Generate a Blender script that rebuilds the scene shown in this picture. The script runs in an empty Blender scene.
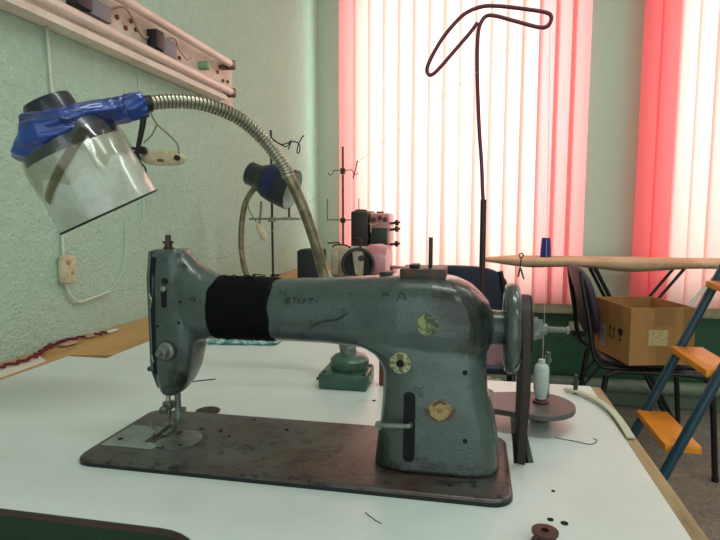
import bpy, bmesh, math, random
from mathutils import Vector, Matrix, noise
from mathutils.bvhtree import BVHTree
random.seed(7)
COL = bpy.context.scene.collection
PI = math.pi

# ---------------------------------------------------------------- materials
def srgb(r, g, b):
    f = lambda c: (c/255/12.92) if c/255 <= .04045 else ((c/255+.055)/1.055)**2.4
    return (f(r), f(g), f(b), 1)

def mat(name, col, rough=.5, metal=0., bump=0., bscale=60., noise_col=None, nscale=8., nlo=.45, nhi=.6, spec=.5,
        coat=0., ndetail=6., trans=0., stretch=None, layer2=None):
    m = bpy.data.materials.new(name); m.use_nodes = True
    nt = m.node_tree; nd = nt.nodes; L = nt.links
    b = nd['Principled BSDF']
    b.inputs['Base Color'].default_value = col
    b.inputs['Roughness'].default_value = rough
    b.inputs['Metallic'].default_value = metal
    b.inputs['Specular IOR Level'].default_value = spec
    b.inputs['Coat Weight'].default_value = coat
    b.inputs['Transmission Weight'].default_value = trans
    tc = nd.new('ShaderNodeTexCoord')
    vec = tc.outputs['Object']
    if stretch:
        mp = nd.new('ShaderNodeMapping'); mp.inputs['Scale'].default_value = stretch
        L.new(vec, mp.inputs['Vector']); vec = mp.outputs['Vector']
    cur = None
    for i, lay in enumerate([x for x in ((noise_col, nscale, nlo, nhi) if noise_col else None, layer2) if x]):
        c2, sc, lo, hi = lay
        n = nd.new('ShaderNodeTexNoise'); n.inputs['Scale'].default_value = sc; n.inputs['Detail'].default_value = ndetail
        n.inputs['Roughness'].default_value = .65
        L.new(vec, n.inputs['Vector'])
        r = nd.new('ShaderNodeMapRange'); r.inputs['From Min'].default_value = lo; r.inputs['From Max'].default_value = hi
        L.new(n.outputs['Fac'], r.inputs['Value'])
        mx = nd.new('ShaderNodeMix'); mx.data_type = 'RGBA'
        mx.inputs['A'].default_value = col; mx.inputs['B'].default_value = c2
        if cur: L.new(cur, mx.inputs['A'])
        L.new(r.outputs['Result'], mx.inputs['Factor'])
        cur = mx.outputs['Result']
    if cur: L.new(cur, b.inputs['Base Color'])
    if bump:
        n = nd.new('ShaderNodeTexNoise'); n.inputs['Scale'].default_value = bscale; n.inputs['Detail'].default_value = 3
        L.new(vec, n.inputs['Vector'])
        bp = nd.new('ShaderNodeBump'); bp.inputs['Strength'].default_value = bump; bp.inputs['Distance'].default_value = .006
        L.new(n.outputs['Fac'], bp.inputs['Height']); L.new(bp.outputs['Normal'], b.inputs['Normal'])
    return m

M = {}
M['wall'] = mat('green_stucco', srgb(172, 196, 178), .75, bump=1., bscale=140, noise_col=srgb(180, 203, 186), nscale=40, nlo=.4, nhi=.65)
M['wall_smooth'] = mat('green_paint', srgb(184, 210, 192), .7, bump=.2, bscale=60)
M['dado'] = mat('dark_green_paint', srgb(46, 94, 58), .45, bump=.15, bscale=20, noise_col=srgb(40, 84, 54), nscale=3)
M['ceiling'] = mat('ceiling_white', srgb(215, 220, 210), .9)
M['floor'] = mat('speckled_floor', srgb(146, 136, 126), .6, noise_col=srgb(112, 102, 94), nscale=60, nlo=.4, nhi=.65, bump=.1, layer2=(srgb(160, 146, 132), 9, .5, .7))
M['sill'] = mat('sill_paint', srgb(180, 172, 140), .6, noise_col=srgb(150, 140, 110), nscale=6)
M['frame'] = mat('window_frame_white', srgb(225, 225, 215), .4)
M['pipe'] = mat('painted_pipe', srgb(112, 124, 106), .5)
M['laminate'] = mat('white_laminate', srgb(208, 216, 212), .34, noise_col=srgb(196, 205, 200), nscale=7, nlo=.45, nhi=.75, layer2=(srgb(170, 160, 140), 14, .66, .82))
M['edge_dark'] = mat('brown_table_edge', srgb(70, 52, 44), .6)
M['edge_wood'] = mat('worn_wood_edge', srgb(160, 136, 98), .65, noise_col=srgb(130, 104, 70), nscale=30, stretch=(1, .15, 1))
M['green_metal'] = mat('dark_green_metal', srgb(26, 52, 32), .5)
M['plywood'] = mat('varnished_plywood', srgb(186, 142, 84), .5, noise_col=srgb(160, 116, 62), nscale=14, stretch=(1, .12, 1), nlo=.45, nhi=.62, layer2=(srgb(196, 158, 104), 5, .5, .7))
M['enamel'] = mat('grey_green_enamel', srgb(76, 87, 84), .27, metal=.2, bump=.12, bscale=350, noise_col=srgb(60, 70, 67), nscale=12, nlo=.45, nhi=.7, layer2=(srgb(34, 32, 26), 34, .60, .68), coat=.25)
M['enamel2'] = mat('grey_green_enamel_clean', srgb(72, 82, 79), .26, metal=.25, noise_col=srgb(58, 66, 60), nscale=60, nlo=.55, nhi=.7, coat=.3)
M['bedmetal'] = mat('worn_bed_metal', srgb(84, 86, 82), .36, metal=.35, noise_col=srgb(82, 64, 58), nscale=9, nlo=.42, nhi=.62, bump=.06, bscale=200, layer2=(srgb(44, 42, 40), 70, .52, .62))
M['bededge'] = mat('black_bed_edge', srgb(30, 34, 32), .35, metal=.3)
M['steel'] = mat('steel', srgb(170, 170, 164), .3, metal=.9, noise_col=srgb(120, 116, 106), nscale=60)
M['steel_dull'] = mat('dull_steel', srgb(128, 136, 130), .42, metal=.55, noise_col=srgb(100, 104, 98), nscale=30)
M['plate'] = mat('slide_plate_metal', srgb(150, 162, 158), .35, metal=.5, noise_col=srgb(128, 136, 130), nscale=30)
M['darksteel'] = mat('dark_steel', srgb(58, 56, 52), .45, metal=.6, noise_col=srgb(90, 60, 50), nscale=50)
M['black'] = mat('black_paint', srgb(16, 17, 18), .45)
M['hole'] = mat('dark_recess', srgb(8, 8, 8), .9)
M['blacktape'] = mat('black_tape', srgb(4, 4, 7), .7, bump=.25, bscale=60, spec=.12)
M['belt'] = mat('brown_rubber_belt', srgb(48, 34, 30), .6)
M['cream'] = mat('cream_dial', srgb(170, 170, 130), .5, noise_col=srgb(90, 90, 66), nscale=160, nlo=.5, nhi=.6)
M['badge'] = mat('worn_brass_badge', srgb(140, 144, 92), .45, noise_col=srgb(52, 62, 44), nscale=130, nlo=.46, nhi=.56)
M['emblem'] = mat('orange_emblem', srgb(160, 136, 82), .5, noise_col=srgb(120, 80, 46), nscale=120, nlo=.48, nhi=.6)
M['emblem_dark'] = mat('emblem_brown', srgb(84, 54, 34), .5)
M['scratch'] = mat('dark_scratch', srgb(26, 30, 28), .6)
M['gooseneck'] = mat('chromed_gooseneck', srgb(165, 158, 142), .28, metal=.85)
M['goosetube'] = mat('worn_goose_tube', srgb(140, 130, 108), .35, metal=.75, noise_col=srgb(110, 98, 78), nscale=40)
M['can'] = mat('white_enamel_shade', srgb(186, 190, 180), .22, coat=.6, noise_col=srgb(170, 170, 156), nscale=20, layer2=(srgb(90, 84, 74), 60, .7, .74))
M['navy'] = mat('navy_plastic', srgb(22, 28, 48), .35, coat=.3, noise_col=srgb(14, 18, 30), nscale=20)
M['blue'] = mat('blue_plastic_wrap', srgb(18, 62, 150), .28, coat=.6, bump=.8, bscale=40, noise_col=srgb(10, 36, 104), nscale=30, stretch=(.4, 1, 2.5))
M['bluetape'] = mat('blue_tape', srgb(16, 30, 72), .35)
M['beige'] = mat('beige_plastic', srgb(205, 190, 160), .4, noise_col=srgb(180, 160, 130), nscale=40)
M['brownstrip'] = mat('brown_tape', srgb(132, 124, 104), .4)
M['cord'] = mat('beige_cord', srgb(130, 126, 96), .6)
M['whitecord'] = mat('white_cable', srgb(200, 206, 190), .5)
M['fixture'] = mat('aged_fixture_enamel', srgb(226, 212, 196), .45, noise_col=srgb(204, 176, 160), nscale=10, nlo=.45, nhi=.7, layer2=(srgb(120, 96, 76), 30, .62, .72))
M['tube'] = mat('unlit_tube_glass', srgb(228, 204, 194), .25, coat=.4, noise_col=srgb(216, 190, 178), nscale=6)
M['starter'] = mat('green_starter', srgb(130, 170, 130), .5)
M['ballast'] = mat('black_ballast', srgb(26, 28, 34), .5)
M['ballast2'] = mat('grey_ballast', srgb(120, 116, 126), .5)
M['greenpaint'] = mat('green_cast_iron', srgb(56, 92, 74), .4, coat=.2, noise_col=srgb(46, 78, 62), nscale=30)
M['maroon'] = mat('maroon_wire', srgb(92, 34, 54), .4)
M['dkmaroon'] = mat('dark_rod', srgb(44, 24, 28), .45)
M['stand'] = mat('dark_stand', srgb(30, 36, 34), .5)
M['standgrey'] = mat('grey_stand', srgb(140, 150, 130), .5)
M['serger'] = mat('cream_machine', srgb(196, 180, 156), .35, coat=.2, noise_col=srgb(176, 158, 134), nscale=20)
M['sergerpink'] = mat('greyish_pink_machine', srgb(196, 132, 136), .35, coat=.2)
M['sergerdark'] = mat('dark_machine_panel', srgb(44, 34, 38), .45)
M['darkgreenpanel'] = mat('dark_green_panel', srgb(34, 50, 44), .4)
M['redbelt'] = mat('maroon_plastic', srgb(96, 30, 36), .5)
M['chairfab'] = mat('dark_purple_vinyl', srgb(50, 36, 52), .5, bump=.15, bscale=300)
M['chairblue'] = mat('dark_blue_vinyl', srgb(34, 40, 60), .5)
M['chairtube'] = mat('black_tube', srgb(18, 16, 18), .35)
M['card'] = mat('cardboard', srgb(176, 126, 74), .75, noise_col=srgb(160, 112, 64), nscale=12, stretch=(1, 1, .3))
M['cardtape'] = mat('box_tape', srgb(150, 108, 62), .3)
M['label'] = mat('label_paper', srgb(196, 176, 128), .6, noise_col=srgb(170, 148, 100), nscale=90)
M['labelw'] = mat('pale_label', srgb(170, 160, 160), .6, noise_col=srgb(140, 120, 120), nscale=80)
M['labelo'] = mat('orange_label', srgb(196, 130, 90), .6, noise_col=srgb(120, 60, 50), nscale=60)
M['ink'] = mat('black_ink', srgb(26, 20, 16), .7)
M['ironing'] = mat('padded_board_fabric', srgb(214, 178, 144), .85, bump=.3, bscale=30, noise_col=srgb(196, 154, 122), nscale=8)
M['spoolblue'] = mat('blue_thread', srgb(34, 40, 130), .7, bump=.4, bscale=300)
M['yellow'] = mat('yellow_step_paint', srgb(236, 154, 30), .42, coat=.2, noise_col=srgb(222, 138, 24), nscale=12)
M['ladder'] = mat('blue_ladder_paint', srgb(30, 66, 84), .35, coat=.2)
M['threadw'] = mat('pale_thread', srgb(186, 190, 186), .75, bump=.4, bscale=300)
M['spoolbase'] = mat('brown_spool_base', srgb(80, 46, 40), .5)
M['winder'] = mat('dark_grey_plate', srgb(84, 82, 82), .5, metal=.1, noise_col=srgb(92, 78, 76), nscale=14, coat=.1)
M['bobbin'] = mat('brown_bobbin', srgb(66, 36, 34), .45)
M['yarn'] = mat('dark_red_yarn', srgb(104, 26, 40), .9)
M['rag'] = mat('pinkish_scrap', srgb(176, 140, 116), .9, bump=.6, bscale=120)
M['paper'] = mat('white_paper', srgb(214, 206, 190), .8)
M['dkcap'] = mat('dark_brown_cap', srgb(40, 30, 26), .6)
M['teal'] = mat('teal_packet', srgb(70, 140, 140), .35, noise_col=srgb(170, 200, 190), nscale=60, nlo=.48, nhi=.56, layer2=(srgb(60, 40, 70), 50, .6, .66))
M['strap'] = mat('pale_strap', srgb(186, 186, 164), .7)
M['lightblue'] = mat('pale_blue_cloth', srgb(150, 165, 190), .8)
M['thread'] = mat('thin_thread', srgb(190, 160, 160), .8)
M['redbrown'] = mat('red_brown_wood', srgb(110, 56, 40), .5)

def add_stains(m, stains, col):
    """grime and chipped paint round given spots of the casting (object coordinates)"""
    nt = m.node_tree; nd = nt.nodes; L = nt.links; b = nd['Principled BSDF']
    src = b.inputs['Base Color'].links[0].from_socket
    tc = nd.new('ShaderNodeTexCoord')
    nz = nd.new('ShaderNodeTexNoise'); nz.inputs['Scale'].default_value = 38; nz.inputs['Detail'].default_value = 8; nz.inputs['Roughness'].default_value = .7
    L.new(tc.outputs['Object'], nz.inputs['Vector'])
    for (p, sc, r, amt) in stains:
        mp = nd.new('ShaderNodeVectorMath'); mp.operation = 'SUBTRACT'; L.new(tc.outputs['Object'], mp.inputs[0]); mp.inputs[1].default_value = p
        ms = nd.new('ShaderNodeVectorMath'); ms.operation = 'MULTIPLY'; L.new(mp.outputs[0], ms.inputs[0]); ms.inputs[1].default_value = sc
        ln = nd.new('ShaderNodeVectorMath'); ln.operation = 'LENGTH'; L.new(ms.outputs[0], ln.inputs[0])
        a = nd.new('ShaderNodeMath'); a.operation = 'MULTIPLY_ADD'; L.new(nz.outputs['Fac'], a.inputs[0]); a.inputs[1].default_value = r*2.2; L.new(ln.outputs['Value'], a.inputs[2])
        q = nd.new('ShaderNodeMapRange'); q.inputs['From Min'].default_value = r*2.25; q.inputs['From Max'].default_value = r*1.7; q.inputs['To Max'].default_value = amt
        L.new(a.outputs[0], q.inputs['Value'])
        mx = nd.new('ShaderNodeMix'); mx.data_type = 'RGBA'; L.new(q.outputs['Result'], mx.inputs['Factor']); L.new(src, mx.inputs['A']); mx.inputs['B'].default_value = col
        src = mx.outputs['Result']
    L.new(src, b.inputs['Base Color'])
add_stains(M['enamel'], [((.19, -.03, .195), (1, 1, 1), .034, .85), ((.205, -.03, .165), (1, 1, .7), .022, .7), ((.16, -.04, .004), (.25, .25, 1), .018, .85), ((.10, -.04, .02), (1, .5, .5), .016, .7), ((-.155, -.02, .085), (1, .6, 1), .015, .8), ((-.15, -.03, .11), (1, .6, .5), .012, .6)], srgb(36, 33, 28))
def clear_mat(name, tint, fac):
    m = bpy.data.materials.new(name); m.use_nodes = True; nt = m.node_tree
    for n in list(nt.nodes): nt.nodes.remove(n)
    o = nt.nodes.new('ShaderNodeOutputMaterial'); t = nt.nodes.new('ShaderNodeBsdfTransparent'); t.inputs['Color'].default_value = tint
    g = nt.nodes.new('ShaderNodeBsdfGlossy'); g.inputs['Roughness'].default_value = .12
    mx = nt.nodes.new('ShaderNodeMixShader'); mx.inputs[0].default_value = fac
    nt.links.new(t.outputs[0], mx.inputs[1]); nt.links.new(g.outputs[0], mx.inputs[2]); nt.links.new(mx.outputs[0], o.inputs[0])
    return m
M['brownfilm'] = clear_mat('brown_film', (.50, .44, .34, 1), .08)
M['glass'] = clear_mat('window_glass', (.97, .98, .97, 1), .04)
M['film'] = clear_mat('clear_film', (.86, .85, .80, 1), .10)

def slat_mat(name, col, tcol):
    m = bpy.data.materials.new(name); m.use_nodes = True; nt = m.node_tree
    for n in list(nt.nodes): nt.nodes.remove(n)
    o = nt.nodes.new('ShaderNodeOutputMaterial')
    d = nt.nodes.new('ShaderNodeBsdfDiffuse'); d.inputs['Color'].default_value = col
    t = nt.nodes.new('ShaderNodeBsdfTranslucent'); t.inputs['Color'].default_value = tcol
    n = nt.nodes.new('ShaderNodeTexNoise'); n.inputs['Scale'].default_value = 400
    tc = nt.nodes.new('ShaderNodeTexCoord'); nt.links.new(tc.outputs['Object'], n.inputs['Vector'])
    bp = nt.nodes.new('ShaderNodeBump'); bp.inputs['Strength'].default_value = .1; bp.inputs['Distance'].default_value = .001
    nt.links.new(n.outputs['Fac'], bp.inputs['Height']); nt.links.new(bp.outputs['Normal'], d.inputs['Normal'])
    mx = nt.nodes.new('ShaderNodeMixShader'); mx.inputs[0].default_value = .6
    nt.links.new(d.outputs[0], mx.inputs[1]); nt.links.new(t.outputs[0], mx.inputs[2]); nt.links.new(mx.outputs[0], o.inputs[0])
    return m
M['slat_cream'] = slat_mat('cream_slat', srgb(240, 206, 200), srgb(246, 200, 194))
M['slat_pink'] = slat_mat('pink_slat', srgb(232, 150, 150), srgb(240, 160, 160))
M['slat_lpink'] = slat_mat('light_pink_slat', srgb(236, 186, 180), srgb(242, 190, 184))
M['slat_red'] = slat_mat('red_slat', srgb(226, 108, 112), srgb(240, 110, 112))

# ---------------------------------------------------------------- mesh helpers
def tag(o, label=None, cat=None, group=None, kind=None):
    if label: o['label'] = label
    if cat: o['category'] = cat
    if group: o['group'] = group
    if kind: o['kind'] = kind
    return o

def empty(name, loc, rz=0):
    o = bpy.data.objects.new(name, None); COL.objects.link(o)
    o.location = loc; o.rotation_euler = (0, 0, rz); o.empty_display_size = .05
    return o

class MB:
    def __init__(s): s.bm = bmesh.new()
    def _x(s, vs, mtx):
        if mtx is not None: bmesh.ops.transform(s.bm, matrix=mtx, verts=vs)
    def box(s, x0, x1, y0, y1, z0, z1, bev=0., mtx=None, seg=2):
        r = bmesh.ops.create_cube(s.bm, size=1.)['verts']
        for v in r: v.co = Vector(((x0+x1)/2+v.co.x*(x1-x0), (y0+y1)/2+v.co.y*(y1-y0), (z0+z1)/2+v.co.z*(z1-z0)))
        if bev:
            es = list({e for v in r for e in v.link_edges})
            q = bmesh.ops.bevel(s.bm, geom=es, offset=bev, segments=seg, affect='EDGES', profile=.5)
            r = list({v for f in q['faces'] for v in f.verts} | {v for v in r if v.is_valid})
            # include all connected
            seen = set(r); st = list(r)
            while st:
                v = st.pop()
                for e in v.link_edges:
                    w = e.other_vert(v)
                    if w not in seen: seen.add(w); st.append(w)
            r = list(seen)
        s._x(r, mtx); return s
    def rings(s, rs, cap=True, closed=False):
        vv = [[s.bm.verts.new(p) for p in r] for r in rs]
        n = len(rs[0]); m = len(vv)
        for i in range(m if closed else m-1):
            a = vv[i]; b = vv[(i+1) % m]
            for j in range(n):
                try: s.bm.faces.new((a[j], a[(j+1) % n], b[(j+1) % n], b[j]))
                except ValueError: pass
        if cap and not closed:
            s.bm.faces.new(list(reversed(vv[0]))); s.bm.faces.new(vv[-1])
        return s
    def tube(s, pts, r, n=10, cap=True, smooth=0, closed=False):
        pts = [Vector(p) for p in pts]
        if smooth: pts = spline(pts, smooth, closed)
        N = len(pts)
        rad = r if callable(r) else (lambda t: r)
        T = []
        for i in range(N):
            a = pts[(i-1) % N] if (closed or i > 0) else pts[i]; b = pts[(i+1) % N] if (closed or i < N-1) else pts[i]
            d = b-a
            T.append(d.normalized() if d.length > 1e-9 else Vector((0, 0, 1)))
        u = T[0].orthogonal().normalized(); rs = []
        for i in range(N):
            u = (u - T[i]*u.dot(T[i]))
            u = u.normalized() if u.length > 1e-6 else T[i].orthogonal().normalized()
            w = T[i].cross(u); rr = rad(i/max(1, N-1))
            rs.append([pts[i]+(u*math.cos(2*PI*k/n)+w*math.sin(2*PI*k/n))*rr for k in range(n)])
        return s.rings(rs, cap, closed)
    def lathe(s, prof, origin=(0, 0, 0), axis=(0, 0, 1), n=28, cap=True):
        # prof: list of (radius, height)
        q = Vector((0, 0, 1)).rotation_difference(Vector(axis).normalized())
        o = Vector(origin)
        rs = [[o+q@Vector((max(r, 1e-5)*math.cos(2*PI*k/n), max(r, 1e-5)*math.sin(2*PI*k/n), h)) for k in range(n)] for r, h in prof]
        return s.rings(rs, cap)
    def prism(s, poly, z0, z1, mtx=None):
        r = [[Vector((x, y, z)) for x, y in poly] for z in (z0, z1)]
        n0 = len(s.bm.verts); s.rings(r); s.bm.verts.ensure_lookup_table()
        if mtx is not None: bmesh.ops.transform(s.bm, matrix=mtx, verts=s.bm.verts[n0:])
        return s
    def build(s, name, m, parent=None, smooth=True, bev=0., angle=40, world=True):
        bmesh.ops.recalc_face_normals(s.bm, faces=s.bm.faces)
        me = bpy.data.meshes.new(name)
        if parent is not None:  # geometry is given in world coordinates
            inv = pmat(parent).inverted()
            if world: bmesh.ops.transform(s.bm, matrix=inv, verts=s.bm.verts)
        s.bm.to_mesh(me); s.bm.free()
        me.materials.append(m)
        o = bpy.data.objects.new(name, me); COL.objects.link(o)
        if parent is not None: o.parent = parent
        if smooth:
            me.polygons.foreach_set('use_smooth', [True]*len(me.polygons))
            bm = bmesh.new(); bm.from_mesh(me)
            for e in bm.edges:
                if len(e.link_faces) == 2 and e.calc_face_angle(0) > math.radians(angle): e.smooth = False
            bm.to_mesh(me); bm.free()
        if bev:
            md = o.modifiers.new('Bevel', 'BEVEL'); md.width = bev; md.segments = 2; md.limit_method = 'ANGLE'; md.angle_limit = math.radians(50)
        return o

def pmat(o):
    m = Matrix.Translation(o.location) @ o.rotation_euler.to_matrix().to_4x4()
    return (pmat(o.parent) @ m) if o.parent else m

def spline(pts, k, closed=False):
    out = []; N = len(pts)
    g = (lambda i: pts[i % N]) if closed else (lambda i: pts[min(max(i, 0), N-1)])
    for i in range(N if closed else N-1):
        p0, p1, p2, p3 = g(i-1), g(i), g(i+1), g(i+2)
        for j in range(k):
            t = j/k
            out.append(.5*((2*p1)+(p2-p0)*t+(2*p0-5*p1+4*p2-p3)*t*t+(3*p1-p0-3*p2+p3)*t**3))
    if not closed: out.append(pts[-1])
    return out

def sup(cx, cy, a, b, e, n=40):
    """superellipse outline points (2-D)"""
    o = []
    for k in range(n):
        t = 2*PI*k/n; c, s_ = math.cos(t), math.sin(t)
        o.append((cx+a*math.copysign(abs(c)**(2/e), c), cy+b*math.copysign(abs(s_)**(2/e), s_)))
    return o

def rrect(x0, x1, y0, y1, r, n=6):
    o = []
    for cx, cy, a0 in ((x1-r, y1-r, 0), (x0+r, y1-r, 90), (x0+r, y0+r, 180), (x1-r, y0+r, 270)):
        for i in range(n+1):
            a = math.radians(a0+90*i/n); o.append((cx+r*math.cos(a), cy+r*math.sin(a)))
    return o

def copy_tree(o, parent=None):
    c = o.copy(); COL.objects.link(c); c.parent = parent
    for ch in [x for x in bpy.data.objects if x.parent == o]: copy_tree(ch, c)
    return c

# ---------------------------------------------------------------- setting
WX = -.895   # face of the left wall
WY = 3.2     # face of the far (window) wall
CEIL = 2.75
def struct(o): o['kind'] = 'structure'; return o
struct(MB().box(-1.05, 3.2, -2.2, 3.6, -.1, 0).build('floor', M['floor'], smooth=False))
struct(MB().box(-1.05, WX, -2.2, 3.6, 0, CEIL).build('wall_left', M['wall'], smooth=False))
struct(MB().box(3.05, 3.2, -2.2, 3.6, 0, CEIL).build('wall_right', M['wall_smooth'], smooth=False))
struct(MB().box(-1.05, 3.2, -2.2, 3.6, CEIL, CEIL+.1).build('ceiling', M['ceiling'], smooth=False))
W1 = (-.74, .54); W2 = (.83, 2.3); WZ0, WZ1 = .66, 2.45
wm = MB()
wm.box(WX, 3.05, WY, WY+.3, WZ1, CEIL)
wm.box(WX, W1[0], WY, WY+.3, .5, WZ1); wm.box(W1[1], W2[0], WY, WY+.3, .5, WZ1); wm.box(W2[1], 3.05, WY, WY+.3, .5, WZ1)
wm.box(W1[0], W1[1], WY, WY+.3, .5, WZ0); wm.box(W2[0], W2[1], WY, WY+.3, .5, WZ0)
struct(wm.build('wall_far', M['wall_smooth'], smooth=False))
struct(MB().box(WX, 3.05, WY-.012, WY+.3, 0, .5).build('wall_far_lower', M['dado'], smooth=False))
struct(MB().box(WX, 3.05, WY-.09, WY-.012, .50, .56, .008).build('trim_1', M['sill']))
struct(MB().tube([(-.3, WY-.07, .12), (3.0, WY-.07, .12)], .038, 16).build('trim_2', M['pipe']))
struct(MB().box(-.3, 3., WY-.03, WY-.012, 0, .07, .004).build('baseboard_far', M['pipe']))
for i, (a, b) in enumerate((W1, W2)):
    f = MB()
    for x0, x1, z0, z1 in ((a, a+.06, WZ0, WZ1), (b-.06, b, WZ0, WZ1), (a+.06, b-.06, WZ0, WZ0+.07), (a+.06, b-.06, WZ1-.07, WZ1), ((a+b)/2-.03, (a+b)/2+.03, WZ0+.07, WZ1-.07)):
        f.box(x0, x1, WY+.17, WY+.23, z0, z1)
    w = struct(f.build('window_%d' % (i+1), M['frame'], smooth=False, bev=.004))
    MB().box(a+.06, b-.06, WY+.198, WY+.202, WZ0+.07, WZ1-.07).build('pane', M['glass'], w, smooth=False)

# vertical blinds: one headrail, each slat a part
def blinds(x0, x1, z0, z1, pattern, label, y=WY-.11, ang=14):
    t = empty('vertical_blind', (x0, y, z1))
    tag(t, label, 'blinds')
    MB().box(x0-.02, x1+.02, y-.02, y+.025, z1, z1+.04, .004).build('headrail', M['frame'], t)
    n = int(round((x1-x0)/.082)); ca, sa = math.cos(math.radians(ang)), math.sin(math.radians(ang))
    for i in range(n):
        cx = x0+(i+.5)*(x1-x0)/n
        jit = random.uniform(-3, 3); a = math.radians(ang+jit); ca, sa = math.cos(a), math.sin(a)
        key = pattern[min(i, len(pattern)-1)]
        lean = random.uniform(-.006, .006)
        b = MB(); rows = []
        for k in range(9):
            z = z0+(z1-z0)*k/8
            row = []
            for j in range(7):
                u = -1+2*j/6
                row.append((cx+.050*u*ca+lean*(1-k/8), y+.050*u*sa+.004*(1-u*u), z))
            rows.append(row)
        vs = [[b.bm.verts.new(p) for p in r] for r in rows]
        for k in range(8):
            for j in range(6): b.bm.faces.new((vs[k][j], vs[k][j+1], vs[k+1][j+1], vs[k+1][j]))
        b.build('slat', M[key], t)
    ch = MB()
    ch.tube([(x0+.05+(x1-x0-.1)*i/30, y+.03, z0+.012+.008*math.sin(i*2.9)) for i in range(31)], .0015, 6)
    ch.build('weight_chain', M['frame'], t)
    return t
P1 = ['slat_pink', 'slat_lpink'] + ['slat_cream']*9 + ['slat_lpink']*2 + ['slat_pink']*4
blinds(-.735, .548, .555, 2.55, P1, 'wide vertical blind of cream and pink slats behind the sewing machines')
P2 = ['slat_red']*2 + ['slat_cream']*2 + ['slat_lpink', 'slat_pink', 'slat_lpink', 'slat_pink', 'slat_lpink']*3
blinds(.80, 2.28, .555, 2.55, P2, 'vertical blind with red end slats on the right window')

# ---------------------------------------------------------------- tables
TZ = .75
def boolean_cut(o, cutter):
    md = o.modifiers.new('cut', 'BOOLEAN'); md.operation = 'DIFFERENCE'; md.object = cutter; md.solver = 'EXACT'
    dg = bpy.context.evaluated_depsgraph_get()
    me = bpy.data.meshes.new_from_object(o.evaluated_get(dg))
    o.modifiers.clear(); old = o.data; o.data = me
    if not me.materials: me.materials.append(old.materials[0])
    bpy.data.objects.remove(cutter, do_unlink=True)

t = empty('sewing_table', (-.3, .7, 0)); tag(t, 'nearest white laminate table carrying the grey-green sewing machine', 'table')
fy = .4455
out = [(-.80, fy)]
out += [(-.278, fy)]
for i in range(9):
    a = PI/2-PI/2*i/8; out.append((-.278+.06*math.cos(a), fy-.06+.06*math.sin(a)))
out += [(-.216, .35), (-.21, .30), (.195, .30), (.195, .974), (-.80, .974)]
top = MB().prism(out, TZ-.028, TZ).build('tabletop', M['laminate'], t, smooth=False)
cut = MB().prism([(.050, .648), (.073, .654), (.073, .80), (.056, .815)], TZ-.1, TZ+.1).build('cutter', M['black'])
bpy.context.view_layer.update()
boolean_cut(top, cut)
# dark front banding following the cut-out edge, on the front faces only
fr = MB(); fg = MB(); pts = out[:13]
for i in range(len(pts)-1):
    (xa, ya), (xb, yb) = pts[i], pts[i+1]
    d = Vector((xb-xa, yb-ya)); nrm = Vector((d.y, -d.x)).normalized()*.0015
    fr.prism([(xa, ya), (xb, yb), (xb+nrm.x*1, yb+nrm.y), (xa+nrm.x, ya+nrm.y)], TZ-.007, TZ-.0005)
    fg.prism([(xa, ya), (xb, yb), (xb+nrm.x*1, yb+nrm.y), (xa+nrm.x, ya+nrm.y)], TZ-.028, TZ-.0072)
fr.build('edge_band', M['edge_dark'], t, smooth=False); fg.build('edge_band', M['green_metal'], t, smooth=False)
MB().box(.195, .211, .30, .974, TZ-.03, TZ-.0008, .0015).build('edge_trim', M['edge_wood'], t)
MB().box(-.79, -.22, .452, .46, .30, TZ-.0285).build('apron', M['green_metal'], t, smooth=False)
MB().box(-.70, .12, .86, .88, .62, TZ-.03).build('apron', M['green_metal'], t, smooth=False)
for x, y in ((-.74, .52), (.13, .38), (-.74, .93), (.13, .93)):
    MB().box(x-.02, x+.02, y-.02, y+.02, 0, TZ-.029, .003).build('leg', M['green_metal'], t)
# black walls under the top, their colour standing in for the slot's shade
g = MB(); g.box(.040, .047, .64, .82, .68, TZ-.03); g.box(.080, .087, .64, .82, .68, TZ-.03)
g.build('slot_void_walls', M['hole'], t, smooth=False)
for x, y, r in ((-.125, .897, .006), (-.147, .83, .003), (.076, .531, .003), (.088, .527, .0035), (.086, .589, .002)):
    MB().lathe([(r, 0), (r, .0006), (0, .0007)], (x, y, TZ), n=14).build('screw_hole', M['hole'], t)

t2 = empty('sewing_table', (-.4, 1.5, 0)); tag(t2, 'second white table directly behind the nearest one, with a teal packet on it', 'table')
MB().box(-.715, -.145, .9745, 1.94, TZ-.028, TZ).build('tabletop', M['laminate'], t2)
for x, y in ((-.66, 1.05), (-.18, 1.05), (-.66, 1.88), (-.18, 1.88)):
    MB().box(x-.02, x+.02, y-.02, y+.02, 0, TZ-.029, .003).build('leg', M['green_metal'], t2)
t3 = empty('sewing_table', (-.4, 2.5, 0)); tag(t3, 'far pale table by the window carrying the two overlock machines', 'table')
MB().box(-.712, -.28, 1.945, 2.95, TZ-.028, TZ, .002).build('tabletop', M['laminate'], t3)
for x, y in ((-.66, 2.0), (-.32, 2.0), (-.66, 2.90), (-.32, 2.90)):
    MB().box(x-.02, x+.02, y-.02, y+.02, 0, TZ-.029, .003).build('leg', M['green_metal'], t3)

t = empty('wall_counter', (-.85, 1.5, 0)); tag(t, 'varnished plywood counter strip running along the left wall', 'counter')
MB().prism([(WX+.002, .20), (-.803, .20), (-.803, .985), (-.718, 1.0), (-.718, 3.0), (WX+.002, 3.0)], TZ-.022, TZ-.001).build('counter_board', M['plywood'], t, smooth=False)
for y in (.5, 1.5, 2.7): MB().box(WX+.01, WX+.05, y, y+.03, 0, TZ-.023).build('leg', M['plywood'], t, smooth=False)

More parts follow.
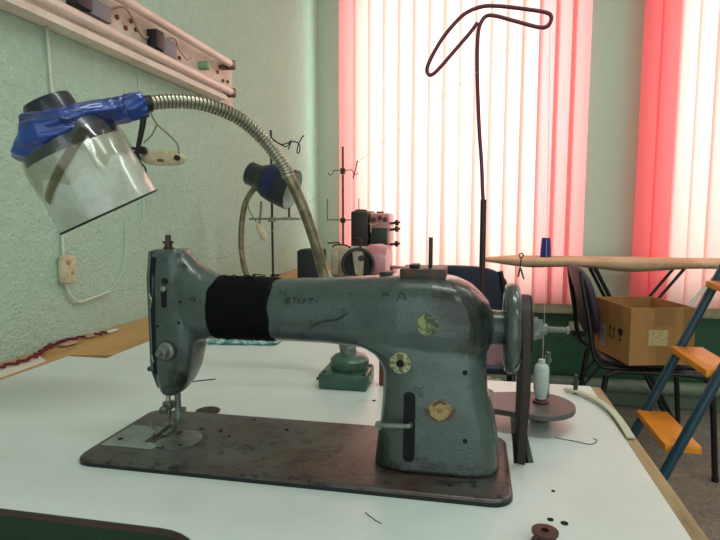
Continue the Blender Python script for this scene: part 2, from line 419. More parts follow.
# ---------------------------------------------------------------- the sewing machine
sm = empty('sewing_machine', (-.2, .63, TZ))
tag(sm, 'large worn grey-green industrial sewing machine with black tape round its arm', 'sewing machine')
def loft_x(mb, secs, n=40):
    rs = []
    for x, z0, z1, y0, y1, e in secs:
        rs.append([Vector((x, p, q)) for p, q in sup((y0+y1)/2, (z0+z1)/2, (y1-y0)/2, (z1-z0)/2, e, n)])
    mb.rings(rs)
def loft_z(mb, secs, n=40):
    rs = []
    for z, x0, x1, y0, y1, e in secs:
        rs.append([Vector((p, q, z)) for p, q in sup((x0+x1)/2, (y0+y1)/2, (x1-x0)/2, (y1-y0)/2, e, n)])
    mb.rings(rs)
b = MB()
loft_x(b, [(-.368, .885, .990, .614, .664, 2.4), (-.352, .882, .9925, .611, .667, 2.3), (-.344, .881, .986, .609, .669, 2.2), (-.332, .882, .975, .606, .673, 2.2), (-.318, .883, .9665, .603, .676, 2.2), (-.302, .8845, .961, .601, .678, 2.2),
           (-.23, .886, .960, .600, .679, 2.3), (-.165, .886, .963, .598, .681, 2.4), (-.12, .883, .966, .595, .684, 2.6), (-.08, .875, .970, .590, .688, 3),
           (-.04, .872, .970, .588, .690, 3), (-.02, .872, .967, .590, .690, 3), (-.003, .873, .960, .594, .687, 2.8), (.009, .877, .949, .602, .68, 2.6), (.018, .885, .939, .61, .67, 2.4)])
loft_z(b, [(.757, -.108, .0325, .582, .69, 4), (.765, -.107, .032, .584, .69, 4), (.785, -.105, .031, .586, .689, 3.6), (.81, -.102, .027, .588, .688, 3.4), (.84, -.0995, .0185, .589, .687, 3.4), (.862, -.100, .0165, .59, .687, 3.2),
           (.873, -.105, .0165, .59, .687, 3.2), (.880, -.112, .0165, .59, .687, 3), (.886, -.123, .0165, .591, .687, 3), (.892, -.14, .0165, .593, .687, 3), (.93, -.13, .015, .594, .687, 3), (.945, -.11, .01, .60, .68, 3)])
loft_z(b, [(.8095, -.382, -.365, .624, .652, 2.6), (.815, -.3855, -.358, .619, .657, 3), (.827, -.388, -.348, .614, .662, 3.2), (.845, -.3885, -.340, .611, .666, 3.6), (.87, -.389, -.334, .61, .668, 3.6), (.90, -.3895, -.332, .609, .669, 3.6),
           (.935, -.39, -.334, .609, .668, 3.6), (.96, -.39, -.343, .611, .665, 3.6), (.98, -.3895, -.3485, .614, .661, 3.6), (.993, -.389, -.350, .617, .658, 3.6), (.9945, -.387, -.352, .619, .656, 3.4)])
b.lathe([(.024, -.004), (.021, .003), (.0195, .008), (.0195, .02), (.0195, .024)], (.0145, .64, .911), (1, 0, 0), 30)
body = b.build('machine_body', M['enamel'], sm, world=True)
md = body.modifiers.new('Remesh', 'REMESH'); md.mode = 'VOXEL'; md.voxel_size = .0022; md.use_smooth_shade = True
md = body.modifiers.new('Smooth', 'SMOOTH'); md.factor = .6; md.iterations = 6
bpy.context.view_layer.update()
dg = bpy.context.evaluated_depsgraph_get()
me = bpy.data.meshes.new_from_object(body.evaluated_get(dg)); body.modifiers.clear(); body.data = me
if not me.materials: me.materials.append(M['enamel'])
me.polygons.foreach_set('use_smooth', [True]*len(me.polygons))
off = Vector(sm.location)
bvh = BVHTree.FromPolygons([v.co+off for v in me.vertices], [tuple(p.vertices) for p in me.polygons])
def front(x, z):   # point of the machine body's front surface at (x, z)
    h = bvh.ray_cast(Vector((x, .4, z)), Vector((0, 1, 0)))
    return (h[0], h[1]) if h[0] else (Vector((x, .6, z)), Vector((0, -1, 0)))
def decal(name, m, poly, lift=.0006, parent=None, label=None):
    """a thin patch following the casting; poly of (x,z), filled by rings towards its centre"""
    cx = sum(p[0] for p in poly)/len(poly); cz = sum(p[1] for p in poly)/len(poly)
    mb = MB(); ringsv = []
    for s_ in (1., .8, .6, .4, .2):
        r = []
        for x, z in poly:
            p, n_ = front(cx+(x-cx)*s_, cz+(z-cz)*s_); r.append(mb.bm.verts.new(p+n_*lift))
        ringsv.append(r)
    n_ = len(poly)
    # outer skirt down to the surface gives the patch its thickness
    sk = []
    for x, z in poly:
        p, nn = front(x, z); sk.append(mb.bm.verts.new(p-nn*.0005))
    seq = [sk]+ringsv
    for a, c in zip(seq, seq[1:]):
        for j in range(n_): mb.bm.faces.new((a[j], a[(j+1) % n_], c[(j+1) % n_], c[j]))
    mb.bm.faces.new(ringsv[-1])
    o = mb.build(name, m, parent or sm)
    if label: o['label'] = label
    return o
def circ(cx, cz, r, n=20, wob=0.): return [(cx+r*(1+wob*math.sin(5*k+cx*99))*math.cos(2*PI*k/n), cz+r*(1+wob*math.cos(3*k))*math.sin(2*PI*k/n)) for k in range(n)]
def stroke(name, m, pts, w, label=None):
    mb = MB(); P = spline([Vector((x, 0, z)) for x, z in pts], 5); L_, R_ = [], []
    for i, p in enumerate(P):
        d = (P[min(i+1, len(P)-1)]-P[max(i-1, 0)]).normalized(); n_ = Vector((-d.z, 0, d.x)); ww = w*(.35+.65*math.sin(PI*(i+.5)/len(P)))
        for lst, sgn in ((L_, 1), (R_, -1)):
            q, nn = front(p.x+n_.x*ww*sgn, p.z+n_.z*ww*sgn); lst.append(mb.bm.verts.new(q+nn*.0005))
    for i in range(len(P)-1): mb.bm.faces.new((L_[i], L_[i+1], R_[i+1], R_[i]))
    o = mb.build(name, m, sm)
    if label: o['label'] = label
    return o
# bed plate
bd = MB(); bev = [(0, .0), (0, .0045), (.0018, .0065), (.004, .007)]
rs = []
for ins, h in bev: rs.append([Vector((x, y, TZ+.0002+h)) for x, y in rrect(-.450+ins, .043-ins, .543+ins, .715-ins, .022-ins, 8)])
bd.rings(rs); bd.build('bed_plate', M['bedmetal'], sm, angle=60)
r2 = [[Vector((x, y, TZ+.0002+h)) for x, y in rrect(-.4506, .0436, .5424, .7156, .0225, 8)] for h in (0, .0042)]
MB().rings(r2).build('bed_rim', M['bededge'], sm)
BZ = TZ+.0072
MB().prism([(-.441, .583), (-.372, .583), (-.372, .648), (-.441, .648)], BZ, BZ+.0012).build('slide_plate', M['plate'], sm, smooth=False, bev=.0004)
pl = MB(); pl.lathe([(.0295, 0), (.0295, .0012), (.028, .0016), (0, .0016)], (-.357, .617, BZ), n=36); pl.build('needle_plate', M['steel_dull'], sm)
fd = MB()
for dx in (-.005, 0, .005): fd.box(-.386+dx-.001, -.386+dx+.001, .600, .640, BZ+.0016, BZ+.0024)
fd.box(-.367, -.362, .628, .64, BZ+.0012, BZ+.002)
fd.build('feed_dog', M['darksteel'], sm, smooth=False)
h = MB()
for x, y, r in ((-.428, .603, .0035), (-.345, .655, .003), (-.318, .655, .003), (-.30, .64, .002), (-.362, .590, .0022), (-.345, .60, .0028), (-.235, .675, .003), (-.29, .70, .002), (-.02, .565, .0025)):
    MB().lathe([(r, 0), (r, .0003), (0, .0004)], (x, y, BZ+(.0012 if x < -.4 else (.0016 if abs(x+.357) < .027 and y < .64 else 0))), n=12).build('bed_hole', M['hole'], sm)
# needle bar, presser bar, foot
MB().tube([(-.3835, .642, .775), (-.3835, .642, .815)], .0033, 12).build('needle_bar', M['steel'], sm)
MB().tube([(-.372, .645, .782), (-.372, .645, .815)], .0042, 12).build('presser_bar', M['steel_dull'], sm)
c = MB(); c.box(-.3895, -.3775, .636, .648, .786, .797, .002); c.lathe([(.0045, 0), (.0045, .009), (.003, .010)], (-.3835, .636, .790), (0, -1, 0), 14); c.lathe([(.0035, 0), (.0035, .006)], (-.368, .645, .786), (1, 0, 0), 12)
c.build('needle_clamp', M['steel_dull'], sm)
MB().tube([(-.3835, .642, .762), (-.3835, .642, .776)], .0009, 6).build('needle', M['steel'], sm)
f = MB(); f.box(-.377, -.368, .641, .649, .764, .784, .0015); f.box(-.393, -.387, .618, .65, BZ+.0026, BZ+.0052, .001); f.box(-.381, -.375, .618, .65, BZ+.0026, BZ+.0052, .001)
f.box(-.393, -.368, .643, .650, BZ+.0026, BZ+.008, .001); f.tube([(-.393, .63, .761), (-.400, .627, .768), (-.401, .627, .777)], .0014, 8, smooth=4)
f.build('presser_foot', M['steel_dull'], sm)
# face plate with its dark gap, slot, lever screw, tension knob, top screw
fp = MB(); fp.prism([(.632, .9935), (.660, .9925), (.665, .96), (.665, .85), (.655, .818), (.628, .818), (.6145, .845), (.6135, .96), (.620, .9925)], -.3905, -.3865, Matrix(((0, 0, 1, 0), (1, 0, 0, 0), (0, 1, 0, 0), (0, 0, 0, 1)))); fp.build('face_plate', M['enamel2'], sm, smooth=False, bev=.0012)
gap = [(-.3845, .985), (-.3775, .985), (-.3785, .90), (-.380, .845), (-.3845, .845)]
gp = MB(); gx = [(.985, -.3845, -.3765), (.97, -.3845, -.3775), (.93, -.3845, -.3775), (.90, -.3845, -.379), (.87, -.3845, -.3795), (.84, -.384, -.380)]
vs = []
for z, xa, xb in gx:
    a, na = front(xa, z); c_, nc = front(xb, z); vs.append((gp.bm.verts.new(a+na*.0008), gp.bm.verts.new(c_+nc*.0008)))
for (a, c_), (d, e) in zip(vs, vs[1:]): gp.bm.faces.new((a, c_, e, d))
gp.build('face_gap', M['hole'], sm)
MB().tube([(-.3820, .607, .925), (-.3785, .604, .934), (-.3825, .606, .942)], .0009, 6, smooth=4).build('thread_guide', M['steel'], sm)
MB().tube([(-.3830, .607, .866), (-.3800, .606, .858)], .0012, 6).build('thread_guide', M['steel'], sm)
decal('lever_slot', M['hole'], rrect(-.3685, -.3615, .925, .951, .0034, 4), .0008)
decal('lever_slot', M['hole'], circ(-.364, .957, .0042, 16), .0006)
p, n_ = front(-.365, .948); MB().lathe([(.0035, -.002), (.0035, .003), (.002, .004)], p, (0, -1, 0), 14).build('lever_screw', M['steel_dull'], sm)
p, n_ = front(-.3635, .872)
kn = MB().lathe([(.0110, -.002), (.0110, .003), (.0095, .004), (.0070, .0045), (.0070, .011), (.0050, .012), (.0035, .0125), (.0035, .018), (.001, .019)], p, (-.15, -1, 0), 26).build('tension_knob', M['steel_dull'], sm)
MB().lathe([(.0126, 0), (.0126, .0008), (.0117, .0008)], p+Vector((0, -.0005, 0)), (0, -1, 0), 26).build('tension_disc', M['darksteel'], kn)
p2 = (-.3925, .62, .848); MB().lathe([(.003, 0), (.003, .004), (.0015, .005)], (-.392, .62, .845), (-1, 0, 0), 12).build('side_screw', M['darksteel'], sm)
ts = MB(); ts.lathe([(.0065, 0), (.0065, .0025), (.0048, .003), (.0048, .007), (.0068, .0075), (.0068, .010), (.0036, .0105), (.0036, .017), (.002, .018)], (-.3735, .638, .9938), n=16)
ts.build('pressure_screw', M['darksteel'], sm)
for x, z in ((-.3435, .933), (-.375, .902), (-.376, .865), (-.347, .907)): decal('oil_hole', M['hole'], circ(x, z, .0018, 10), .0005)
# black tape
tp = MB(); rs = []
for i in range(25):
    x = -.3075+.0775*i/24; e = 0
    if i in (0, 24): e = -.0012
    zc, hz, yc, hy = .9232, .0370, .6395, .0392
    xs = [x]*40
    ring = []
    for k, (yy, zz) in enumerate(sup(yc, zc, hy+.0016+e, hz+.0016+e, 2.25, 40)):
        w = .0011*noise.noise(Vector((x*160, yy*40, zz*40)))
        edge = (.0035*noise.noise(Vector((k*.35, 3.1, i//12)))) if i in (0, 1, 23, 24) else 0
        topz = .0022*max(0, (zz-.955)/.01)*abs(noise.noise(Vector((x*300, 1, 2))))
        ring.append(Vector((x+edge, yy+w*(yy-yc)/hy, zz+w*(zz-zc)/hz+topz)))
    rs.append(ring)
tape = tp.rings(rs).build('black_tape_wrap', M['blacktape'], sm, angle=80)
fr = MB()
for i in range(12):
    x = random.uniform(-.285, -.232); y = random.uniform(.618, .655)
    fr.tube([(x, y, .961), (x+random.uniform(-.006, .006), y+random.uniform(-.004, .004), .9635+random.uniform(-.001, .0015)), (x+random.uniform(-.01, .01), y+random.uniform(-.008, .008), .9625+random.uniform(0, .001))], .0006, 5, smooth=3)
fr.build('frayed_edge', M['blacktape'], sm)
# dials, slot, lever, emblem, holes, badge, scribbles
dl = decal('dial', M['cream'], circ(-.0755, .8775, .0115, 28), .0022, label='cream round dial on the column')
decal('dial_hub', M['hole'], circ(-.0755, .8775, .0042, 18), .0030, parent=dl)
for k in range(10):
    a = 2*PI*k/10
    decal('dial_mark', M['scratch'], [(-.0755+r_*math.cos(a+da), .8775+r_*math.sin(a+da)) for r_, da in ((.0082, -.06), (.0082, .06), (.0103, .06), (.0103, -.06))], .0026, parent=dl)
rm = MB(); p, _ = front(-.0755, .8775)
decal('stitch_slot', M['hole'], rrect(-.0715, -.0590, .770, .846, .005, 5), .0007)
lv = MB(); p, _ = front(-.066, .809)
lv.tube([(-.064, p.y+.002, .811), (-.064, p.y-.006, .811), (-.070, p.y-.0075, .8108), (-.094, p.y-.006, .8095), (-.1005, p.y-.003, .809)], .0028, 12, smooth=5)
lv.lathe([(.0042, 0), (.0042, .0035)], (-.098, p.y-.0075, .8095), (0, 1, 0), 14)
lv.build('stitch_lever', M['steel_dull'], sm)
em = decal('emblem', M['emblem'], circ(-.0325, .829, .0115, 26, .05), .0007, label='worn round orange emblem')
decal('emblem_wing', M['emblem_dark'], [(-.0455, .8275), (-.050, .8305), (-.0475, .8235), (-.042, .819), (-.034, .8160), (-.034, .8180), (-.041, .8215)], .0010, parent=em)
decal('emblem_wing', M['emblem_dark'], [(-.0195, .8285), (-.0155, .832), (-.0165, .8255), (-.022, .8195), (-.030, .8160), (-.030, .8180), (-.0235, .8225)], .0010, parent=em)
decal('emblem_mark', M['emblem_dark'], [(-.0405, .8315), (-.039, .8375), (-.033, .8402), (-.027, .8385), (-.0245, .8345), (-.028, .8365), (-.033, .8375), (-.037, .8355)], .0010, parent=em)
for x, z in ((-.007, .870), (-.0055, .797)): decal('oil_hole', M['hole'], circ(x, z, .0026, 12), .0006)
bg = decal('badge', M['badge'], circ(-.0465, .921, .0115, 24, .06), .0006, label='worn yellow-green round badge on the arm')
stroke('scratch', M['scratch'], [(-.183, .906), (-.172, .915), (-.160, .919), (-.148, .921), (-.140, .926), (-.135, .930)], .0014, 'long dark diagonal scratch')
sx = -.209
for k, ch in enumerate([[(0, 0), (.001, .008)], [(.0005, .008), (.005, .006), (.001, .004), (.005, .002), (.001, 0)],
                        [(.008, .008), (.014, .008)], [(.011, .008), (.0105, .001)], [(.018, .007), (.015, .004), (.019, .001)],
                        [(.022, .008), (.0215, .001)], [(.022, .004), (.025, .007)], [(.028, .007), (.033, .0075)], [(.030, .007), (.030, .001)], [(.036, .006), (.038, .004)]]):
    stroke('scribble', M['scratch'], [(sx+x, .9355+z) for x, z in ch], .0008)
wr = M['scratch']
for pts, w in (([(-.098, .946), (-.094, .952), (-.088, .950)], .0008), ([(-.080, .944), (-.076, .954), (-.070, .947), (-.078, .949)], .0007), ([(.000, .930), (.004, .915), (.003, .90)], .0022), ([(-.012, .950), (-.004, .940), (-.001, .925)], .0026)):
    stroke('paint_wear', M['scratch'], pts, w)
# top of the column
tb = MB(); tb.box(-.080, -.030, .612, .668, .9655, .9775, .0012); tpl = tb.build('top_cover', M['darksteel'], sm)
MB().box(-.071, -.060, .625, .645, .9776, .9815, .001).build('cover_catch', M['black'], tpl)
MB().tube([(-.0483, .64, .977), (-.0483, .64, 1.0115)], .0024, 10).build('spool_pin', M['darksteel'], sm)
MB().box(-.106, -.092, .632, .652, .9655, .9715, .001).build('thread_stud', M['black'], sm)
oc = MB(); oc.lathe([(.0095, -.003), (.0095, .0012), (.0085, .002), (.001, .0022)], (-.0065, .632, .9585), (.45, -.1, 1), 24); oc.build('oil_cap', M['steel'], sm)
# handwheel and pulley
hw = empty('handwheel', (.038, .64, .911)); hw.parent = sm; hw.location = Vector((.038, .64, .911))-Vector(sm.location)
w_ = MB()
rs = []
WS = Matrix.Translation((.0045, 0, 0))
for k in range(48):
    a = 2*PI*k/48
    rs.append([Vector((.038+.0082*math.cos(u), .64+(.0435+.0078*math.sin(u))*math.cos(a), .911+(.0435+.0078*math.sin(u))*math.sin(a))) for u in [2*PI*j/14 for j in range(14)]])
w_.rings(rs, closed=True)
w_.lathe([(.039, -.003), (.039, .003)], (.038, .64, .911), (1, 0, 0), 40)
w_.lathe([(.020, 0), (.020, .012)], (.031, .64, .911), (1, 0, 0), 30)
bmesh.ops.transform(w_.bm, matrix=WS, verts=w_.bm.verts)
w_.build('wheel_rim', M['enamel2'], hw)
pu = MB(); pu.lathe([(.022, 0), (.0375, .0015), (.0375, .003), (.030, .006), (.030, .0085), (.0375, .0115), (.0375, .013), (.024, .0145)], (.0455, .64, .911), (1, 0, 0), 44)
bmesh.ops.transform(pu.bm, matrix=WS, verts=pu.bm.verts)
pu.build('pulley', M['darksteel'], hw)
nt_ = MB(); nt_.lathe([(.0135, 0), (.0135, .006), (.011, .0065), (.011, .011)], (.060, .64, .911), (1, 0, 0), 8); nt_.lathe([(.0065, 0), (.0065, .006), (.0035, .007), (.0032, .026), (.0044, .0262), (.0044, .029)], (.070, .64, .911), (1, 0, 0), 16)
nt_.tube([(.063, .626, .911), (.063, .623, .911)], .0042, 12)
bmesh.ops.transform(nt_.bm, matrix=WS, verts=nt_.bm.verts)
nt_.build('shaft_nut', M['steel_dull'], hw)
# V belt as closed loop (two strands run down through the slot)
bl = MB(); path = []; BSX = .0035
for k in range(17):
    a = PI*k/16; path.append((.0527, .64-.0345*math.cos(a), .911+.0345*math.sin(a)))
path = [(.0600, .662, .60), (.0575, .652, .745), (.0545, .612, .85), (.0527, .6055, .90)]+path[1:-1]+[(.0527, .6745, .90), (.0545, .69, .85), (.0600, .735, .745), (.0625, .745, .60)]
P = spline([Vector((p[0]+(BSX if p[2] > .8 else .001), p[1], p[2])) for p in path], 4); rs = []
for i, p in enumerate(P):
    d = (P[min(i+1, len(P)-1)]-P[max(i-1, 0)]).normalized(); x = Vector((1, 0, 0)); o_ = d.cross(x).normalized()
    rs.append([p+x*a_*.0042+o_*b_*.0035 for a_, b_ in ((-1, -1), (1, -1), (1, 1), (-1, 1))])
bl.rings(rs).build('drive_belt', M['belt'], sm, angle=30)

# ---------------------------------------------------------------- near lamp
def rib_tube(mb, pts, r, dr, pitch, n=14):
    P = spline([Vector(p) for p in pts], 60); acc = 0; out_ = [P[0]]; S = [0]
    tot = 0
    for a, c in zip(P, P[1:]):
        tot += (c-a).length
    step = pitch/6; need = step
    for a, c in zip(P, P[1:]):
        l = (c-a).length
        while acc+l >= need:
            t_ = (need-acc)/l; out_.append(a+(c-a)*t_); S.append(need); need += step
        acc += l
    L_ = S[-1]
    mb.tube(out_, lambda t_: r+dr*(1 if math.sin(2*PI*t_*L_/pitch) > -.2 else -1.2), n)
lampA = empty('desk_lamp', (-.20, .905, TZ)); tag(lampA, 'near gooseneck lamp with white shade wrapped in blue plastic above the machine head', 'lamp')
bm_ = MB(); bm_.box(-.247, -.166, .868, .940, TZ+.0005, TZ+.026, .003); lb = bm_.build('base', M['greenpaint'], lampA)
MB().lathe([(.0315, 0), (.0325, .002), (.0325, .017), (.026, .024), (.017, .026), (.014, .027)], (-.203, .910, TZ+.0255), n=36).build('base_collar', M['greenpaint'], lampA)
for x, y in ((-.240, .880), (-.172, .876), (-.240, .934), (-.172, .934)): MB().lathe([(.004, 0), (.004, .0018), (.001, .002)], (x, y, TZ+.026), n=10).build('screw', M['darksteel'], lb)
MB().lathe([(.003, 0), (.003, .012)], (-.246, .90, TZ+.008), (-1, 0, 0), 10).build('screw', M['darksteel'], lb)
MB().lathe([(.0135, 0), (.0135, .012), (.0115, .014), (.0115, .03)], (-.204, .910, TZ+.050), (-.16, .04, 1), 18).build('socket', M['steel_dull'], lampA)
low = [(-.207, .912, .79), (-.225, .925, .85), (-.254, .945, .921), (-.272, .94, .992), (-.294, .93, 1.06), (-.3165, .92, 1.113)]
MB().tube(low, .0098, 16, smooth=8).build('stem', M['goosetube'], lampA)
up = [(-.311, .921, 1.10), (-.3185, .918, 1.118), (-.345, .90, 1.158), (-.376, .87, 1.190), (-.415, .83, 1.2065), (-.449, .80, 1.207), (-.478, .772, 1.200)]
rt = MB(); rib_tube(rt, up, .0098, .0013, .0058); rt.build('gooseneck', M['gooseneck'], lampA)
jt = MB(); jt.tube([(-.474, .775, 1.2), (-.490, .762, 1.196)], .0125, 14); jt.build('joint', M['black'], lampA)
ax = Vector((-.357, -.254, .899)).normalized(); O = Vector((-.5250, .74, 1.040))
qd = Vector((0, 0, 1)).rotation_difference(ax)
MB().lathe([(.0725, 0), (.0735, .0005), (.0715, .05), (.0690, .094), (.064, .100), (.063, .098), (.0675, .092), (.0695, .05), (.0712, .001)], O, ax, 48, cap=False).build('lamp_shade', M['can'], lampA)
MB().lathe([(.0737, -.0008), (.0743, .0004), (.0740, .0022), (.0733, .0023), (.0713, -.0006)], O, ax, 48, cap=False).build('shade_rim', M['scratch'], lampA)
MB().lathe([(.0665, .094), (.067, .100), (.065, .112), (.060, .125), (.052, .138), (.042, .145), (.035, .149), (.033, .168), (.031, .172), (.001, .173)], O, ax, 40).build('shade_cap', M['navy'], lampA)
MB().lathe([(.018, .10), (.018, .06), (.016, .055), (.026, .04), (.029, .025), (.024, .01), (.010, .003), (.001, .002)], O, ax, 24).build('bulb', M['frame'], lampA)
# blue plastic: bag round the cap gathered along the arm
sr = Vector((.815, .58, 0)); sd_ = Vector((-.58, .815, 0))
wr_ = MB(); C0 = O+ax*.122
gp_ = [C0-sr*.055+Vector((0, 0, -.009)), C0-sr*.049+Vector((0, 0, -.010)), C0-sr*.028+Vector((0, 0, -.006)), C0+sr*.004+Vector((0, 0, .008)), C0+sr*.032+Vector((0, 0, .026)), Vector((-.508, .755, 1.189)), Vector((-.494, .761, 1.1935)), Vector((-.480, .770, 1.1985))]
rz_ = [.024, .033, .036, .029, .019, .0185, .0190, .0175]
ry_ = [.036, .054, .070, .071, .044, .021, .019, .0175]
G = spline([Vector(p) for p in gp_], 9); rs = []
for i, p in enumerate(G):
    t_ = i/(len(G)-1)*(len(rz_)-1); k0 = min(int(t_), len(rz_)-2); f_ = t_-k0
    rz = rz_[k0]+(rz_[k0+1]-rz_[k0])*f_; ry = ry_[k0]+(ry_[k0+1]-ry_[k0])*f_
    d = (G[min(i+1, len(G)-1)]-G[max(i-1, 0)]).normalized(); u = (sd_-d*sd_.dot(d)).normalized(); v = d.cross(u)
    ring = []
    for k in range(48):
        a = 2*PI*k/48
        w = 1+.05*noise.noise(Vector((i*.10, math.cos(a)*3, math.sin(a)*3)))+.035*math.sin(11*a+2*math.sin(i*.12))
        if i > 40: w = 1+.07*math.sin(7*a+i*.4)+.08*noise.noise(Vector((i*.4, math.cos(a)*2, math.sin(a)*2)))
        ring.append(p+u*math.cos(a)*ry*w+v*math.sin(a)*rz*w)
    rs.append(ring)
wr_.rings(rs)
wr_.build('blue_plastic_wrap', M['blue'], lampA, angle=70)
def on_shade(a, s_, lift=.001):
    r_ = (.0735+(.0690-.0735)*s_/.094 if s_ < .094 else .0690-(s_-.094)*.25)+lift
    return O+ax*s_+qd@Vector((r_*math.cos(a), r_*math.sin(a), 0))
fl = MB(); rs = []
for s_ in (.062, .075, .094, .103, .116):
    ring = []
    for k in range(60):
        a = 2*PI*k/60; tl_ = (.020*noise.noise(Vector((math.cos(a)*2.4, math.sin(a)*2.4, 0)))) if s_ < .07 else 0
        ring.append(on_shade(a, s_+tl_, .0022+.0008*math.sin(a*13+s_*80)))
    rs.append(ring)
fl.rings(rs, cap=False).build('clear_film', M['film'], lampA, angle=80)
st = MB(); pr_ = []
fa = math.degrees(math.atan2(*(reversed((qd.inverted()@(-sd_)).xy))))   # the side that faces the room
for i in range(14):
    t_ = i/13; a = math.radians(fa-62+80*t_); s_ = .050+.066*t_
    pr_.append((st.bm.verts.new(on_shade(a, s_, .0034)), st.bm.verts.new(on_shade(a+.10, s_-.010, .0034))))
for (a, c_), (d, e) in zip(pr_, pr_[1:]): st.bm.faces.new((a, c_, e, d))
st.build('tape_strip', M['brownfilm'], lampA)
# inline switch tied under the gooseneck
sw = MB(); rs = []
for i in range(13):
    t_ = -1+2*i/12; r_ = math.sqrt(max(.03, 1-t_**4))
    rs.append([Vector((-.4615+t_*.0375, .782+.009*r_*math.cos(a), 1.121-.0015*t_+.0115*r_*math.sin(a))) for a in [2*PI*k/18 for k in range(18)]])
cs = sw.rings(rs).build('cord_switch', M['beige'], lampA)
MB().box(-.4655, -.456, .771, .776, 1.1145, 1.1185, .001).build('switch_button', M['redbrown'], cs)
MB().lathe([(.006, 0), (.006, .006)], (-.486, .772, 1.131), (0, -1, 0), 12).build('switch_knob', M['black'], cs)
MB().lathe([(.0042, 0), (.0042, .005)], (-.432, .773, 1.1195), (0, -1, 0), 12).build('switch_knob', M['black'], cs)
ti = MB(); ti.tube([(-.480, .768, 1.196), (-.484, .768, 1.17), (-.492, .770, 1.145), (-.496, .77, 1.129), (-.492, .77, 1.112), (-.487, .77, 1.101)], lambda t_: .0052-.0036*t_, 10, smooth=6)
ti.tube([(-.496, .77, 1.132), (-.503, .768, 1.135), (-.506, .768, 1.131), (-.501, .768, 1.128), (-.495, .77, 1.13)], .0022, 8, smooth=4)
ti.tube([(-.493, .77, 1.114), (-.482, .766, 1.106), (-.480, .766, 1.096)], .0014, 8, smooth=4)
ti.build('black_tie', M['black'], lampA)
co = MB(); co.tube([(-.474, .771, 1.188), (-.466, .776, 1.170), (-.450, .78, 1.155), (-.436, .78, 1.14), (-.432, .777, 1.121)], .0015, 8, smooth=8); co.tube([(-.466, .776, 1.170), (-.476, .777, 1.154), (-.488, .774, 1.143)], .0013, 8, smooth=6)
co.build('cord', M['cord'], lampA)

# ---------------------------------------------------------------- things on the near table
t = empty('thread_stand', (.012, .90, TZ)); tag(t, 'tall maroon bent-wire thread stand rising behind the machine column', 'thread stand')
MB().lathe([(.022, 0), (.022, .003), (.008, .005), (.007, .02), (.0055, .021)], (.0135, .90, TZ+.0003), n=24).build('foot', M['darksteel'], t)
MB().tube([(.0135, .90, TZ+.01), (.0125, .90, 1.059)], .0048, 12).build('tube', M['dkmaroon'], t)
px = [(484, 203), (483, 190), (482, 165), (479.5, 130), (478, 100), (477, 70), (477, 45), (478.5, 27), (484, 16.5), (493, 15), (515, 22), (537, 29), (546, 29), (550, 22), (546, 16), (525, 11), (500, 6.5), (482, 5.5), (465, 11), (452, 22), (440, 36), (430, 52), (425, 63), (426, 69.5), (431, 70), (440, 62), (455, 46), (470, 30), (477, 21)]
# loop outline measured at the stand's own distance, metres
def loop_pt(u, v): return (.0125+(u-484)*.00146-(203-v)*.000025, .90, 1.055+(203-v)*.00148)
LP = [loop_pt(u, v) for u, v in px]
MB().tube(LP, .0030, 10, smooth=6).build('wire_loop', M['maroon'], t)

t = empty('bobbin_winder', (.09, .79, TZ)); tag(t, 'dark grey teardrop metal plate raised on the table behind the handwheel', 'metal plate')
wp = MB(); pl_ = []
for i in range(25):
    a = math.radians(-112+224*i/24); pl_.append((.088+.050*math.cos(a), .778+.050*math.sin(a)))
pl_ += [(-.02, .80), (-.045, .79), (-.045, .765), (-.02, .755)]
pl2 = [(x, y) for x, y in pl_]
wp.prism(pl_, .773, .781); wp.build('plate', M['winder'], t, bev=.0015)
MB().tube([(-.03, .778, TZ+.0003), (-.03, .778, .7735)], .006, 12).build('foot', M['darksteel'], t)
MB().tube([(.095, .80, TZ+.0003), (.095, .80, .7735)], .014, 16).build('foot', M['darksteel'], t)
MB().tube([(.1045, .808, .781), (.1045, .808, .845)], .0032, 12).build('peg', M['greenpaint'], t)
t = empty('thread_cone', (.093, .780, .7815)); tag(t, 'white thread cone standing on the dark grey plate', 'thread cone')
MB().lathe([(.0095, .0002), (.0105, .001), (.0105, .003), (.0075, .004), (.0075, .006)], (.093, .780, .7811), n=20).build('spool_base', M['spoolbase'], t)
MB().lathe([(.0066, .006), (.0086, .012), (.0100, .02), (.0100, .045), (.0092, .050), (.0075, .053), (.0045, .054), (.0045, .060), (.001, .0605)], (.093, .780, .7811), n=24).build('thread_winding', M['threadw'], t)
tag(MB().tube([(.094, .780, .841), (.100, .83, 1.0), (.1035, .905, 1.318)], .00035, 5, smooth=6).build('thread', M['thread']), 'thin thread rising from the white cone to the wire loop', 'thread')
tag(MB().tube([(.10, .907, 1.320), (-.10, .84, 1.17), (-.30, .70, .99), (-.372, .655, .9985)], .0003, 5, smooth=6).build('thread', M['thread']), 'fine thread slanting from the wire loop down to the machine head', 'thread')

